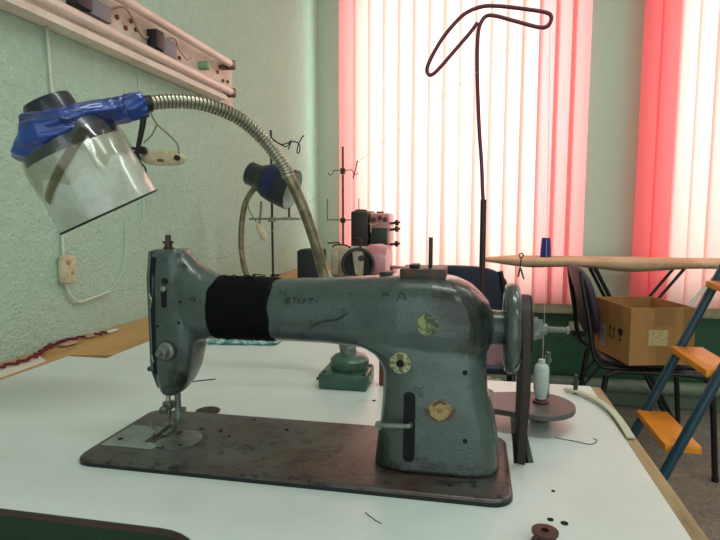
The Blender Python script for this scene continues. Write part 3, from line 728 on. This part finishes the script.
t = empty('bobbin', (.066, .490, TZ)); tag(t, 'small brown bobbin on the table right of the machine bed', 'bobbin')
MB().lathe([(.0035, .0003), (.0115, .0003), (.0115, .002), (.0065, .003), (.0065, .009), (.0115, .010), (.0115, .012), (.0035, .0125), (.0035, .0003)], (.066, .490, TZ), n=26, cap=False).build('spool', M['bobbin'], t)
MB().lathe([(.0033, 0.0004), (.0033, .006)], (.066, .490, TZ), n=14).build('core', M['hole'], t)
tag(MB().lathe([(.0035, .0003), (.0035, .03), (.0025, .031)], (.164, .930, TZ), n=12).build('metal_pin', M['green_metal']), 'small dark green upright pin at the far right table corner', 'pin')
def ribbon(mb, pts, w, th=.0008, k=8):
    P = spline([Vector(p) for p in pts], k); rs = []
    for i, p in enumerate(P):
        d = (P[min(i+1, len(P)-1)]-P[max(i-1, 0)]); d.z = 0; d.normalize(); n_ = Vector((-d.y, d.x, 0))
        rs.append([p+n_*w/2, p-n_*w/2, p-n_*w/2+Vector((0, 0, th)), p+n_*w/2+Vector((0, 0, th))])
    return mb.rings(rs)
tag(ribbon(MB(), [(.150, .938, TZ+.0035), (.172, .915, TZ+.004), (.188, .885, TZ+.0045), (.198, .845, TZ+.004), (.2015, .80, TZ+.003), (.202, .75, TZ+.0006)], .010, .0025).build('fabric_strap', M['strap']), 'pale flat strap lying along the right table edge by the pin', 'strap')
tag(MB().tube([(.106, .735, TZ+.0006), (.13, .728, TZ+.0006), (.148, .722, TZ+.0006), (.158, .735, TZ+.0006), (.155, .742, TZ+.0006)], .0005, 6, smooth=6).build('thread_scrap', M['stand']), 'loose dark thread curl on the table right of the plate', 'thread')
tag(MB().tube([(-.098, .508, TZ+.0005), (-.088, .498, TZ+.0005), (-.08, .492, TZ+.0005)], .0004, 6, smooth=4).build('thread_scrap', M['stand']), 'short dark thread on the table in front of the column', 'thread')
tag(MB().tube([(-.475, .86, TZ+.0005), (-.455, .873, TZ+.0005), (-.437, .885, TZ+.0005)], .0012, 6, smooth=4).build('thread_scrap', M['hole']), 'dark bit of thread on the white table behind the presser foot', 'thread')
b = MB(); b.lathe([(.0165, .0003), (.0175, .0008), (.0175, .002), (.016, .0026), (.001, .0026)], (-.376, .7345, TZ), n=28)
tag(b.build('drain_cap', M['dkcap']), 'flat dark brown round cap lying just behind the machine bed', 'cap')
tag(MB().box(-.152, -.139, .905, .915, TZ+.0003, TZ+.045, .002).build('wooden_stick', M['redbrown']), 'reddish brown upright stub beside the green lamp base', 'stick')

# ---------------------------------------------------------------- second table
b = MB()
for i in range(2):
    rs = []
b = MB(); g = []
for i in range(15):
    row = []
    for j in range(7):
        x = -.575+.155*i/14+.004*noise.noise(Vector((i, j, 0))); y = 1.120+.075*j/6+.02*i/14+.006*noise.noise(Vector((i*.7, j, 4)))
        row.append(b.bm.verts.new((x, y, TZ+.006+.006*noise.noise(Vector((i*.8, j*.9, 2))))))
    g.append(row)
for i in range(14):
    for j in range(6): b.bm.faces.new((g[i][j], g[i+1][j], g[i+1][j+1], g[i][j+1]))
o = tag(b.build('plastic_packet', M['teal'], smooth=True, angle=180), 'crumpled teal and white packet on the second table', 'packet')
md = o.modifiers.new('Solidify', 'SOLIDIFY'); md.thickness = .004
def lump(name, m, c, s_, label, cat, seed=0, sub=3):
    b_ = MB(); bmesh.ops.create_icosphere(b_.bm, subdivisions=sub, radius=1.)
    for v in b_.bm.verts:
        k = 1+.35*noise.noise(v.co*1.6+Vector((seed, 0, 0)))+.12*noise.noise(v.co*5+Vector((0, seed, 0)))
        v.co = Vector((v.co.x*s_[0]*k, v.co.y*s_[1]*k, max(v.co.z*s_[2]*k, -s_[2]*.8)))
    mz = min(v.co.z for v in b_.bm.verts)
    for v in b_.bm.verts: v.co += Vector(c)-Vector((0, 0, mz))
    return tag(b_.build(name, m, angle=180), label, cat)
lump('crumpled_cloth', M['lightblue'], (-.635, 1.40, TZ+.0005), (.045, .045, .052), 'pale blue crumpled cloth behind the taped arm', 'cloth', 3)

# second lamp
lampB = empty('desk_lamp', (-.70, 1.75, TZ)); tag(lampB, 'farther gooseneck lamp with navy shade behind the near gooseneck', 'lamp')
MB().box(-.735, -.655, 1.70, 1.785, TZ+.0005, TZ+.03, .004).build('base', M['greenpaint'], lampB) if False else None
bb = MB(); bb.lathe([(.032, 0), (.034, .004), (.034, .02), (.012, .028), (.010, .05)], (-.674, 1.75, TZ+.0005), n=24); bb.build('base', M['darksteel'], lampB)
MB().tube([(-.674, 1.75, .785), (-.735, 1.75, .82), (-.757, 1.75, .90), (-.757, 1.75, .985), (-.744, 1.75, 1.06), (-.722, 1.748, 1.10), (-.70, 1.74, 1.12)], .0095, 12, smooth=8).build('gooseneck', M['goosetube'], lampB)
ax2 = Vector((-.93, .03, .36)).normalized(); O2 = Vector((-.568, 1.72, 1.108))
MB().lathe([(.064, 0), (.065, .001), (.064, .03), (.059, .07), (.050, .10), (.042, .115), (.038, .12), (.038, .155), (.034, .160), (.001, .161)], O2, ax2, 36, cap=False).build('lamp_shade', M['navy'], lampB)
MB().lathe([(.0628, .001), (.062, .03), (.057, .07), (.048, .096), (.001, .097)], O2, ax2, 36, cap=False).build('shade_lining', M['can'], lampB)
MB().lathe([(.0545, .090), (.060, .070), (.0625, .05), (.0635, .049), (.0560, .090)], O2, ax2, 36, cap=False).build('blue_tape_band', M['bluetape'], lampB)
sb = MB(); rs = []
for i in range(11):
    t_ = -1+2*i/10; r_ = math.sqrt(max(.03, 1-t_**4)); c_ = Vector((-.680+t_*.014, 1.735, .975-t_*.028))
    rs.append([c_+Vector((.85*math.cos(a)*.012*r_, math.sin(a)*.010*r_, .5*math.cos(a)*.012*r_)) for a in [2*PI*k/14 for k in range(14)]])
sb.rings(rs).build('cord_switch', M['beige'], lampB)
cd = MB(); cd.tube([(-.722, 1.745, 1.10), (-.728, 1.74, 1.06), (-.715, 1.738, 1.03), (-.697, 1.735, 1.006)], .0018, 8, smooth=6); cd.tube([(-.680, 1.736, 1.075), (-.683, 1.736, 1.04), (-.688, 1.735, 1.0)], .004, 8, smooth=4)
cd.build('cord', M['cord'], lampB)

# dark thread stand by second lamp
t = empty('thread_stand', (-0.6790, 1.86, TZ)); tag(t, 'dark rod thread stand beside the farther lamp', 'thread stand')
rd_ = MB(); rd_.tube([(-0.6900, 1.86, TZ+.002), (-0.6900, 1.86, 1.318)], .0042, 10); rd_.lathe([(.022, 0), (.022, .004), (.006, .006)], (-0.6900, 1.86, TZ+.0005), n=20)
rd_.build('rod', M['stand'], t)
hk = MB(); hk.tube([(-0.6900, 1.86, 1.295), (-0.6530, 1.86, 1.270), (-0.6130, 1.86, 1.278), (-0.5900, 1.86, 1.270), (-0.5880, 1.86, 1.245), (-0.5960, 1.86, 1.24), (-0.5940, 1.86, 1.262), (-0.5810, 1.86, 1.288), (-0.5710, 1.86, 1.298)], .0022, 8, smooth=5)
hk.tube([(-0.6900, 1.86, 1.29), (-0.6380, 1.86, 1.262), (-0.6180, 1.86, 1.282), (-0.6280, 1.86, 1.252)], .0022, 8, smooth=5)
hk.build('hook', M['stand'], t)
tr = MB(); tr.box(-.773, -.588, 1.852, 1.868, 1.012, 1.020, .002); tr.lathe([(.022, 0), (.022, .004)], (-0.6280, 1.86, 1.018), n=16); tr.lathe([(.016, 0), (.012, .01), (.012, .016)], (-0.6900, 1.86, 1.006), n=14)
tr.build('spool_tray', M['standgrey'], t)
MB().tube([(-0.6280, 1.86, 1.02), (-0.6280, 1.86, 1.065)], .004, 8).build('spool_pin', M['stand'], t)

# grey thread stand behind overlocks
t = empty('thread_stand', (-.62, 2.60, TZ)); tag(t, 'thin grey double-arm thread stand against the pink blind', 'thread stand')
X0, Y0 = -.664, 2.825
rd_ = MB(); rd_.tube([(X0, Y0, TZ+.002), (X0, Y0, 1.37)], .005, 10); rd_.lathe([(.02, 0), (.02, .004), (.006, .006)], (X0, Y0, TZ+.0005), n=16); rd_.box(X0-.012, X0+.012, Y0-.01, Y0+.01, 1.232, 1.262, .002); rd_.box(X0-.012, X0+.012, Y0-.01, Y0+.01, .985, 1.010, .002)
rd_.build('rod', M['darksteel'], t)
for s_ in (-1, 1):
    MB().tube([(X0, Y0, 1.25), (X0+s_*.045, Y0, 1.252), (X0+s_*.055, Y0, 1.235), (X0+s_*.068, Y0, 1.228), (X0+s_*.078, Y0, 1.24)], .0022, 8, smooth=5).build('guide_arm', M['darksteel'], t)
    MB().tube([(X0, Y0, .998), (X0+s_*.085, Y0, 1.002)], .003, 8).build('spool_arm', M['steel_dull'], t)
    MB().tube([(X0+s_*.083, Y0, .995), (X0+s_*.083, Y0, 1.11)], .0025, 8).build('spool_pin', M['darksteel'], t)
MB().tube([(X0+.075, Y0, 1.30), (X0+.068, Y0, 1.26), (X0+.052, Y0, 1.21)], .003, 8).build('guide_rod', M['darksteel'], t)

# overlock machines
def overlock_far():
    t = empty('overlock_machine', (-.48, 2.70, TZ)); tag(t, 'farther overlock machine, pink and dark, tall against the blind', 'overlock machine')
    MB().box(-.545, -.375, 2.62, 2.80, TZ+.0005, .775, .006).build('base', M['sergerpink'], t)
    MB().box(-.560, -.40, 2.66, 2.80, .775, .86, .01).build('lower_body', M['sergerpink'], t)
    MB().box(-.575, -.490, 2.60, 2.80, .86, 1.045, .012).build('side_cover', M['sergerdark'], t)
    MB().box(-.489, -.395, 2.63, 2.80, .86, 1.035, .014).build('head', M['sergerpink'], t)
    MB().box(-.484, -.402, 2.612, 2.632, .862, .965, .006).build('front_panel', M['darkgreenpanel'], t)
    for k, (x, z) in enumerate(((-.400, .985), (-.400, .955), (-.400, .885))):
        o = MB(); o.lathe([(.006, 0), (.006, .03), (.014, .031), (.014, .045), (.005, .047), (.005, .055)], (x, 2.66, z), (1, -.1, .12), 16); o.build('tension_knob', M['sergerdark'], t)
    for k, (x, z) in enumerate(((-.470, 1.005), (-.440, 1.012), (-.415, 1.005))):
        o = MB(); o.lathe([(.011, 0), (.011, .010), (.006, .012), (.006, .022)], (x, 2.63, z), (.2, -1, .1), 14); o.build('tension_dial', M['redbelt'], t)
    b = MB(); b.tube([(-.485, 2.615, .99), (-.478, 2.605, .975), (-.480, 2.61, .945)], .004, 8, smooth=4); b.tube([(-.478, 2.608, .98), (-.445, 2.60, .985)], .003, 8); b.build('lever', M['serger'], t)
    b = MB(); b.lathe([(.03, 0), (.03, .006), (.012, .009)], (-.545, 2.70, 1.045), n=18); b.lathe([(.018, 0), (.018, .008)], (-.45, 2.70, 1.035), n=14); b.build('cap', M['sergerdark'], t)
    b = MB(); b.prism([(-.46, 2.60), (-.34, 2.60), (-.33, 2.66), (-.43, 2.70)], .776, .782); b.build('work_plate', M['redbelt'], t)
overlock_far()
def overlock_near():
    t = empty('overlock_machine', (-.53, 2.3, TZ)); tag(t, 'nearer cream overlock machine with a dark round belt cover', 'overlock machine')
    MB().box(-.640, -.415, 2.22, 2.42, TZ+.0005, .775, .006).build('base', M['serger'], t)
    MB().box(-.640, -.50, 2.23, 2.41, .775, .893, .014).build('body', M['serger'], t)
    MB().box(-.632, -.602, 2.218, 2.231, .785, .882, .004).build('side_panel', M['serger'], t)
    b = MB(); b.lathe([(.064, 0), (.068, .004), (.068, .02), (.064, .024), (.058, .024), (.055, .018), (.055, 0)], (-.525, 2.235, .829), (.35, -1, .05), 36); b.build('belt_cover', M['sergerdark'], t)
    rs = []
    b = MB(); b.lathe([(.068, 0), (.076, .01), (.078, .06), (.070, .085), (.001, .088)], (-.500, 2.33, .8295), (1, 0, 0), 36); b.build('round_housing', M['sergerpink'], t)
    b = MB(); b.tube([(-.634, 2.25, .895), (-.622, 2.25, .905), (-.575, 2.25, .903), (-.552, 2.24, .885), (-.545, 2.225, .85), (-.545, 2.22, .832)], .0035, 8, smooth=5); b.tube([(-.655, 2.25, .912), (-.605, 2.25, .915), (-.60, 2.25, .905)], .003, 8)
    b.build('thread_guide', M['darksteel'], t)
    b = MB(); b.tube([(-.515, 2.24, .895), (-.513, 2.24, .925), (-.520, 2.24, .932), (-.530, 2.24, .930)], .004, 8, smooth=4); b.build('guide_hook', M['sergerdark'], t)
    b = MB(); b.lathe([(.005, 0), (.005, .03), (.012, .031), (.012, .04)], (-.52, 2.235, .855), (.5, -1, 0), 14); b.build('knob', M['sergerdark'], t)
overlock_near()
_o = [o for o in bpy.data.objects if o.name.startswith('overlock_machine') and 'cream' in o['label']][0]; _o.location.x += .06
t = empty('machine_cover', (-.70, 2.2, TZ)); tag(t, 'plain black boxy machine housing left of the cream overlock', 'machine housing')
MB().box(-.680, -.590, 2.10, 2.215, TZ+.0005, .890, .005).build('shell', M['ballast'], t)
MB().box(-.672, -.598, 2.11, 2.205, .8905, .894, .001).build('lid', M['sergerdark'], t)

# ---------------------------------------------------------------- wall things
t = empty('fluorescent_fixture', (WX, 1.3, 1.5)); tag(t, 'aged two-tube fluorescent fixture sloping out of view on the left wall', 'light fixture')
fx = MB(); fx.box(WX+.0005, WX+.014, .30, 1.985, 1.424, 1.583, .002); fx.build('backplate', M['fixture'], t)
rs = []
ch = MB(); ch.prism([(WX+.014, 1.422), (WX+.048, 1.424), (WX+.050, 1.438), (WX+.040, 1.446), (WX+.014, 1.450)], .30, 1.86, Matrix(((1, 0, 0, 0), (0, 0, 1, 0), (0, 1, 0, 0), (0, 0, 0, 1)))); ch.build('lower_channel', M['fixture'], t)
for z in (1.460, 1.555):
    tb_ = MB().tube([(WX+.046, .38, z), (WX+.046, 1.90, z)], .013, 18).build('tube', M['tube'], t)
    MB().lathe([(.0132, 0), (.0132, .014)], (WX+.046, 1.886, z), (0, 1, 0), 18).build('end_cap', M['steel_dull'], tb_)
    e_ = MB(); e_.box(WX+.014, WX+.058, 1.900, 1.918, z-.016, z+.014, .003); e_.box(WX+.014, WX+.03, 1.87, 1.90, z-.02, z-.008, .002); e_.build('lamp_holder', M['redbrown'], t)
for y0, y1, z0, z1 in ((1.43, 1.47, 1.482, 1.532), (1.12, 1.17, 1.488, 1.53)):
    bb = MB().box(WX+.0145, WX+.045, y0, y1, z0, z1, .003).build('ballast', M['ballast'], t)
    MB().box(WX+.0145, WX+.040, y1+.0005, y1+.075, z0-.004, z1-.008, .003).build('ballast_case', M['ballast2'], bb)
MB().lathe([(.014, 0), (.014, .03), (.010, .032)], (WX+.0145, 1.735, 1.510), (1, 0, 0), 20).build('starter', M['starter'], t)
for y, z in ((1.30, 1.52), (1.335, 1.505), (1.36, 1.53), (1.38, 1.515), (1.60, 1.50), (1.86, 1.52), (1.90, 1.50), (1.94, 1.505), (1.20, 1.55)): MB().lathe([(.006, 0), (.006, .005), (.003, .006)], (WX+.014, y, z), (1, 0, 0), 10).build('screw', M['redbrown'], t)
b = MB(); b.tube([(WX+.02, 1.50, 1.525), (WX+.03, 1.55, 1.54), (WX+.025, 1.58, 1.52), (WX+.03, 1.62, 1.50), (WX+.02, 1.66, 1.515)], .0018, 6, smooth=6); b.tube([(WX+.02, 1.25, 1.515), (WX+.04, 1.30, 1.54), (WX+.03, 1.38, 1.50), (WX+.02, 1.43, 1.51)], .003, 6, smooth=6)
b.build('wire', M['rag'], t)

t = empty('wall_switch', (WX, 1.09, .93)); tag(t, 'small white cord switch with cable hanging on the left wall', 'switch')
b = MB(); b.box(WX+.0005, WX+.022, 1.066, 1.104, .883, .945, .007); ws = b.build('switch_body', M['beige'], t)
MB().lathe([(.005, 0), (.005, .004)], (WX+.022, 1.076, .93), (1, 0, 0), 12).build('screw', M['rag'], ws); MB().lathe([(.0035, 0), (.0035, .003)], (WX+.022, 1.088, .905), (1, 0, 0), 12).build('screw', M['rag'], ws)
b = MB(); b.tube([(WX+.006, 1.07, 1.425), (WX+.006, 1.078, 1.20), (WX+.006, 1.083, .945)], .0032, 8, smooth=4)
b.tube([(WX+.006, 1.085, .884), (WX+.008, 1.095, .855), (WX+.008, 1.12, .835), (WX+.006, 1.17, .836), (WX+.006, 1.235, .843)], .0032, 8, smooth=6)
b.build('cable', M['whitecord'], t)
tag(MB().tube([(WX+.003, 1.40, 1.425), (WX+.003, 1.41, 1.25), (WX+.003, 1.40, 1.02)], .0016, 8, smooth=4).build('wall_cable', M['wall_smooth']), 'thin painted cable running down the left wall beside the lamp', 'cable')
tag(MB().tube([(WX+.003, 1.235, .843), (WX+.003, 1.28, .87), (WX+.003, 1.31, .93), (WX+.003, 1.32, 1.02)], .0018, 8, smooth=4).build('wall_cable', M['wall_smooth']), 'faint painted cable rising on the left wall beside the white switch', 'cable')

# left counter clutter
pts = []
for i in range(40):
    t_ = i/39; pts.append((-.868+.022*math.sin(t_*7)+.006*math.sin(i*2.1), .83+.34*t_, TZ+.0035+.003*abs(math.sin(i*1.7))))
tag(MB().tube(pts, .003, 8, smooth=3).build('yarn', M['yarn']), 'wavy dark red yarn lying on the plywood counter', 'yarn')
b = MB(); b.prism([(-.887, .82), (-.812, .82), (-.815, .93), (-.862, .965)], TZ-.0008, TZ+.0004)
tag(b.build('paper_sheet', M['paper'], smooth=False), 'white scrap of paper under the yarn on the counter', 'paper')
for x, y, s_, c, l in ((-.868, 1.06, (.012, .026, .004), 'rag', 'pinkish fabric scrap on the counter, largest one beside the yarn'), (-.871, 1.13, (.010, .014, .006), 'rag', 'small pinkish fabric scrap touching the wall behind the yarn'), (-.862, 1.20, (.010, .022, .003), 'paper', 'pale fabric scrap at the end of the yarn')):
    lump('fabric_scrap', M[c], (x, y, TZ-.0005), s_, l, 'fabric scrap', seed=y*9, sub=3)

# ---------------------------------------------------------------- ironing board
t = empty('ironing_board', (.7, 2.62, 0)); tag(t, 'long padded beige ironing board in front of the windows', 'ironing board')
IY, IZ = 2.945, .790
def ib_half(x):  # half width
    return min(.125, .022+.13*math.sqrt(max(0, (x-.055)/.30))) if x < .35 else .125
rs = []
for i in range(50):
    x = .056+(1.75-.056)*(i/49)**1.4
    hw_ = ib_half(x); th = .010+.012*min(1, (x-.05)/.15); sag = .028*math.exp(-((x-.74)/.17)**2)+.010*math.exp(-((x-.30)/.14)**2)
    ring = []
    for k in range(28):
        a = 2*PI*k/28; c, s_ = math.cos(a), math.sin(a)
        y = IY+hw_*math.copysign(abs(c)**.6, c); z = IZ+.010+(th if s_ > 0 else th*1.4+sag)*math.copysign(abs(s_)**.7, s_)*.8+.0025*noise.noise(Vector((x*14, k*.5, 0)))
        ring.append(Vector((x, y, z)))
    rs.append(ring)
MB().rings(rs).build('padded_top', M['ironing'], t, angle=80)
for y in (2.86, 3.02):
    MB().tube([(.57, y, .775), (.97, y, .014)], .010, 12).build('leg', M['chairtube'], t)
    MB().tube([(.97, y+.02 if y < 2.9 else y-.02, .775), (.42, y+.02 if y < 2.9 else y-.02, .014)], .007, 12).build('leg', M['chairtube'], t)
MB().tube([(.97, 2.85, .0125), (.97, 3.03, .0125)], .0115, 12).build('foot_bar', M['chairtube'], t)
MB().tube([(.42, 2.85, .0125), (.42, 3.03, .0125)], .0115, 12).build('foot_bar', M['chairtube'], t)
MB().tube([(1.10, 2.84, .765), (.98, 2.84, .60), (.90, 2.84, .50)], .007, 10).build('strut', M['frame'], t)
t = empty('thread_spool', (.36, IY-.02, .81)); tag(t, 'blue thread spool standing on the ironing board', 'thread spool')
SX, SZ = .349, IZ+.0275
MB().lathe([(.027, 0), (.027, .004)], (SX, IY-.02, SZ), n=20).build('spool_base', M['sergerdark'], t)
MB().lathe([(.026, .004), (.025, .04), (.021, .090), (.019, .095), (.001, .096)], (SX, IY-.02, SZ), n=24).build('thread_winding', M['spoolblue'], t)
Yb = IY-.118
t = empty('scissors', (.235, Yb, .80)); tag(t, 'small dark scissors hanging over the edge of the ironing board', 'scissors')
b = MB(); b.tube([(.225+.010*math.cos(a), Yb, .830+.010*math.sin(a)) for a in [2*PI*k/16 for k in range(16)]], .003, 8, closed=True); b.tube([(.225, Yb, .817), (.222, Yb-.006, .79), (.22, Yb-.008, .765)], .003, 8); b.build('handle', M['darksteel'], t)
MB().tube([(.220, Yb-.008, .77), (.212, Yb-.008, .725)], .0045, 8).build('blade', M['redbrown'], t)
MB().tube([(.222, Yb-.010, .77), (.240, Yb-.010, .715)], .0045, 8).build('blade', M['steel_dull'], t)

# ---------------------------------------------------------------- chairs
def chair(label, loc, rz, fabric, bz=.675):
    """origin on the floor under the seat centre; +x is where the sitter faces"""
    t = empty('chair', (0, 0, 0)); tag(t, label, 'chair')
    s_ = MB(); rs = []
    for z, i_ in ((.425, .02), (.43, .004), (.445, 0), (.458, .010), (.463, .04)):
        rs.append([Vector((x, y, z)) for x, y in rrect(-.20+i_, .21-i_, -.205+i_, .205-i_, .07-i_*.5, 6)])
    s_.rings(rs); s_.build('seat', fabric, t)
    bk = MB(); rs = []
    for k, (dx, sc) in enumerate(((-.016, .90), (-.012, .985), (0, 1), (.014, .97), (.022, .86))):
        rs.append([Vector((-.245-.13*((z-.55)/.3)*.55+dx-.03*(abs(y)/.2)**2*-1, y, z)) for y, z in sup(0, bz, .195*sc, .145*sc, 3.2, 40)])
    bk.rings(rs); bk.build('backrest', fabric, t, angle=60)
    for sd in (-1, 1):
        y = sd*.213
        MB().tube([(.215, y, .012), (.185, y, .36), (.165, y, .40), (.11, y, .415), (-.12, y, .415), (-.18, y, .40), (-.20, y, .36), (-.235, y, .012)], .011, 12, smooth=6).build('leg', M['chairtube'], t)
        MB().tube([(.19, y*.96, .424), (-.15, y*.96, .424), (-.215, y*.96, .435), (-.245, y*.93, .49), (-.262, y*.90, .60), (-.285, y*.85, .72), (-.298, y*.74, bz+.125)], .010, 12, smooth=6).build('back_tube', M['chairtube'], t)
        for x in (.2155, -.2355): MB().lathe([(.0125, 0.0005), (.0125, .02)], (x, y, 0), n=12).build('leg_cap', M['black'], t)
    MB().tube([(.12, -.21, .412), (.12, .21, .412)], .008, 10).build('crossbar', M['chairtube'], t)
    MB().tube([(-.13, -.21, .412), (-.13, .21, .412)], .008, 10).build('crossbar', M['chairtube'], t)
    t.location = loc; t.rotation_euler = (0, 0, rz)
    return t
chair('dark purple padded chair holding the cardboard box', (.722, 2.535, 0), math.radians(-1), M['chairfab'])
chair('dark blue padded chair half hidden behind the machine column', (-.055, 2.36, 0), math.radians(88), M['chairblue'], .705)

# cardboard box on chair
t = empty('cardboard_box', (.66, 2.44, .463)); tag(t, 'open cardboard box sitting on the purple chair', 'box')
A = Vector((.580, 2.232)); Bv = Vector((.9650, .2500)).normalized(); Cv = Vector((-.2500, .9650)).normalized(); LB, LC = .245, .285
def bp(u, v, z): return Vector((A.x+Bv.x*u+Cv.x*v, A.y+Bv.y*u+Cv.y*v, z))
BX = Matrix(((Bv.x, Cv.x, 0, A.x), (Bv.y, Cv.y, 0, A.y), (0, 0, 1, 0), (0, 0, 0, 1)))
z0, z1 = .4636, .683; T_ = .004
b = MB()
b.box(0, LB, 0, LC, z0, z0+T_, mtx=BX); b.box(0, LB, 0, T_, z0+T_, z1, mtx=BX); b.box(0, LB, LC-T_, LC, z0+T_, z1, mtx=BX); b.box(0, T_, T_, LC-T_, z0+T_, z1, mtx=BX); b.box(LB-T_, LB, T_, LC-T_, z0+T_, z1, mtx=BX)
b.build('box_body', M['card'], t, smooth=False)
b = MB(); b.box(.09, .165, -.0006, 0, z1-.07, z1-.001, mtx=BX); b.box(.105, .165, -.0006, 0, z0, z0+.07, mtx=BX); b.box(.205, .25, -.0006, 0, z0+.01, z1-.002, mtx=BX); b.build('packing_tape', M['cardtape'], t, smooth=False)
b = MB(); b.box(.070, .145, -.0014, -.0007, z0+.075, z0+.135, mtx=BX @ Matrix.Translation((0, 0, 0))); b.build('shipping_label', M['label'], t, smooth=False)
b = MB(); b.box(-.0012, 0, .19, .235, z0+.03, z0+.12, mtx=BX); b.build('pale_label', M['labelw'], t, smooth=False)
b = MB(); b.box(-.0012, 0, .24, .28, z0+.03, z0+.10, mtx=BX); b.build('orange_label', M['labelo'], t, smooth=False)
ik = MB()
def gl(v0, v1, za, zb): ik.box(-.0012, 0, v0, v1, z0+za, z0+zb, mtx=BX)
for v in (.150, .120):  # two "this way up" arrows
    gl(v-.002, v+.002, .088, .125); gl(v-.008, v+.008, .112, .116); gl(v-.005, v+.005, .116, .120); gl(v-.010, v+.010, .080, .084)
# wine glass
gl(.055, .088, .108, .125); gl(.060, .083, .100, .108); gl(.0695, .0735, .086, .100); gl(.060, .083, .080, .085)
ik.build('handling_marks', M['ink'], t, smooth=False)

# step ladder
t = empty('step_ladder', (.55, 1.84, 0)); tag(t, 'step ladder with yellow steps and blue rails at the right', 'step ladder')
for y in (1.69, 2.0):
    MB().tube([(.428, y, .003), (.428+.418*1.02, y, 1.02)], .0145, 14).build('rail', M['ladder'], t)
    MB().lathe([(.018, 0), (.018, .03)], (.428, y, .0005), (.1, 0, 1), 14).build('rubber_foot', M['black'], t)
    MB().tube([(1.32, y, .003), (.86, y, 1.0)], .0125, 14).build('rear_leg', M['ladder'], t)
for z in (.375, .60, .82):
    x = .428+.418*z
    b = MB(); b.box(x-.035, x+.062, 1.700, 1.992, z-.022, z, .003); st_ = b.build('step', M['yellow'], t)
    b = MB(); b.lathe([(.006, 0), (.006, .004)], (x+.004, 1.6755, z-.02), (0, -1, 0), 10); b.build('bolt', M['steel'], st_)
MB().box(.80, .93, 1.68, 2.01, 1.02, 1.04, .004).build('top_step', M['yellow'], t)

# floor-level items
tag(MB().tube([(.50, 3.15, .40), (.42, 2.6, .50), (.30, 2.3, .50), (.20, 1.6, .62), (.125, .95, .80), (.108, .812, .828)], .0022, 8, smooth=8).build('black_cord', M['black']), 'thin black cord looping from the green peg towards the chair', 'cord')
lump('cloth_bundle', M['strap'], (.10, 2.75, .0005), (.09, .08, .13), 'pale cloth bundle on the floor below the window', 'cloth', 5)
t = empty('power_socket', (.55, WY, .42)); tag(t, 'beige socket on the dark green wall under the window', 'socket')
MB().box(.51, .60, WY-.04, WY-.0125, .40, .45, .006).build('socket_body', M['beige'], t)
MB().box(.53, .60, WY-.055, WY-.041, .375, .405, .004).build('plug', M['black'], t)

# ---------------------------------------------------------------- light
def area(name, loc, rot, sx, sy, e, col):
    l = bpy.data.lights.new(name, 'AREA'); l.shape = 'RECTANGLE'; l.size = sx; l.size_y = sy; l.energy = e; l.color = col
    o = bpy.data.objects.new(name, l); COL.objects.link(o); o.location = loc; o.rotation_euler = rot
    return o
# daylight arriving through the two windows
area('daylight_1', (-.10, WY+.55, 1.75), (math.radians(-90), 0, 0), 1.5, 2.0, 39, (1, .985, .95))
area('daylight_2', (1.58, WY+.55, 1.75), (math.radians(-90), 0, 0), 1.6, 2.0, 31, (1, .97, .95))
# fill lights added under the ceiling, standing for no visible lamps
for i, (x, y) in enumerate(((.4, .6), (1.8, -.6), (1.6, 1.8))):
    area('ceiling_fill_%d' % i, (x, y, CEIL-.03), (0, 0, 0), 1.2, .25, 9, (.93, 1, .96))
w = bpy.data.worlds.new('World'); bpy.context.scene.world = w; w.use_nodes = True
w.node_tree.nodes['Background'].inputs[0].default_value = (.86, 1, .96, 1)
w.node_tree.nodes['Background'].inputs[1].default_value = 1.0

# ---------------------------------------------------------------- camera
cam = bpy.data.cameras.new('Camera'); co_ = bpy.data.objects.new('Camera', cam); COL.objects.link(co_)
cam.sensor_width = 36; cam.lens = 562/720*36; cam.clip_start = .01
co_.location = (0, 0, 1.04)
pitch = math.atan(58/562); yaw = math.atan(115/math.hypot(562, 58))
co_.rotation_euler = (PI/2-pitch, 0, yaw)
sc = bpy.context.scene; sc.camera = co_
sc.view_settings.view_transform = 'Standard'; sc.view_settings.look = 'None'; sc.view_settings.gamma = 1
sc.view_settings.use_curve_mapping = False; sc.view_settings.exposure = .45
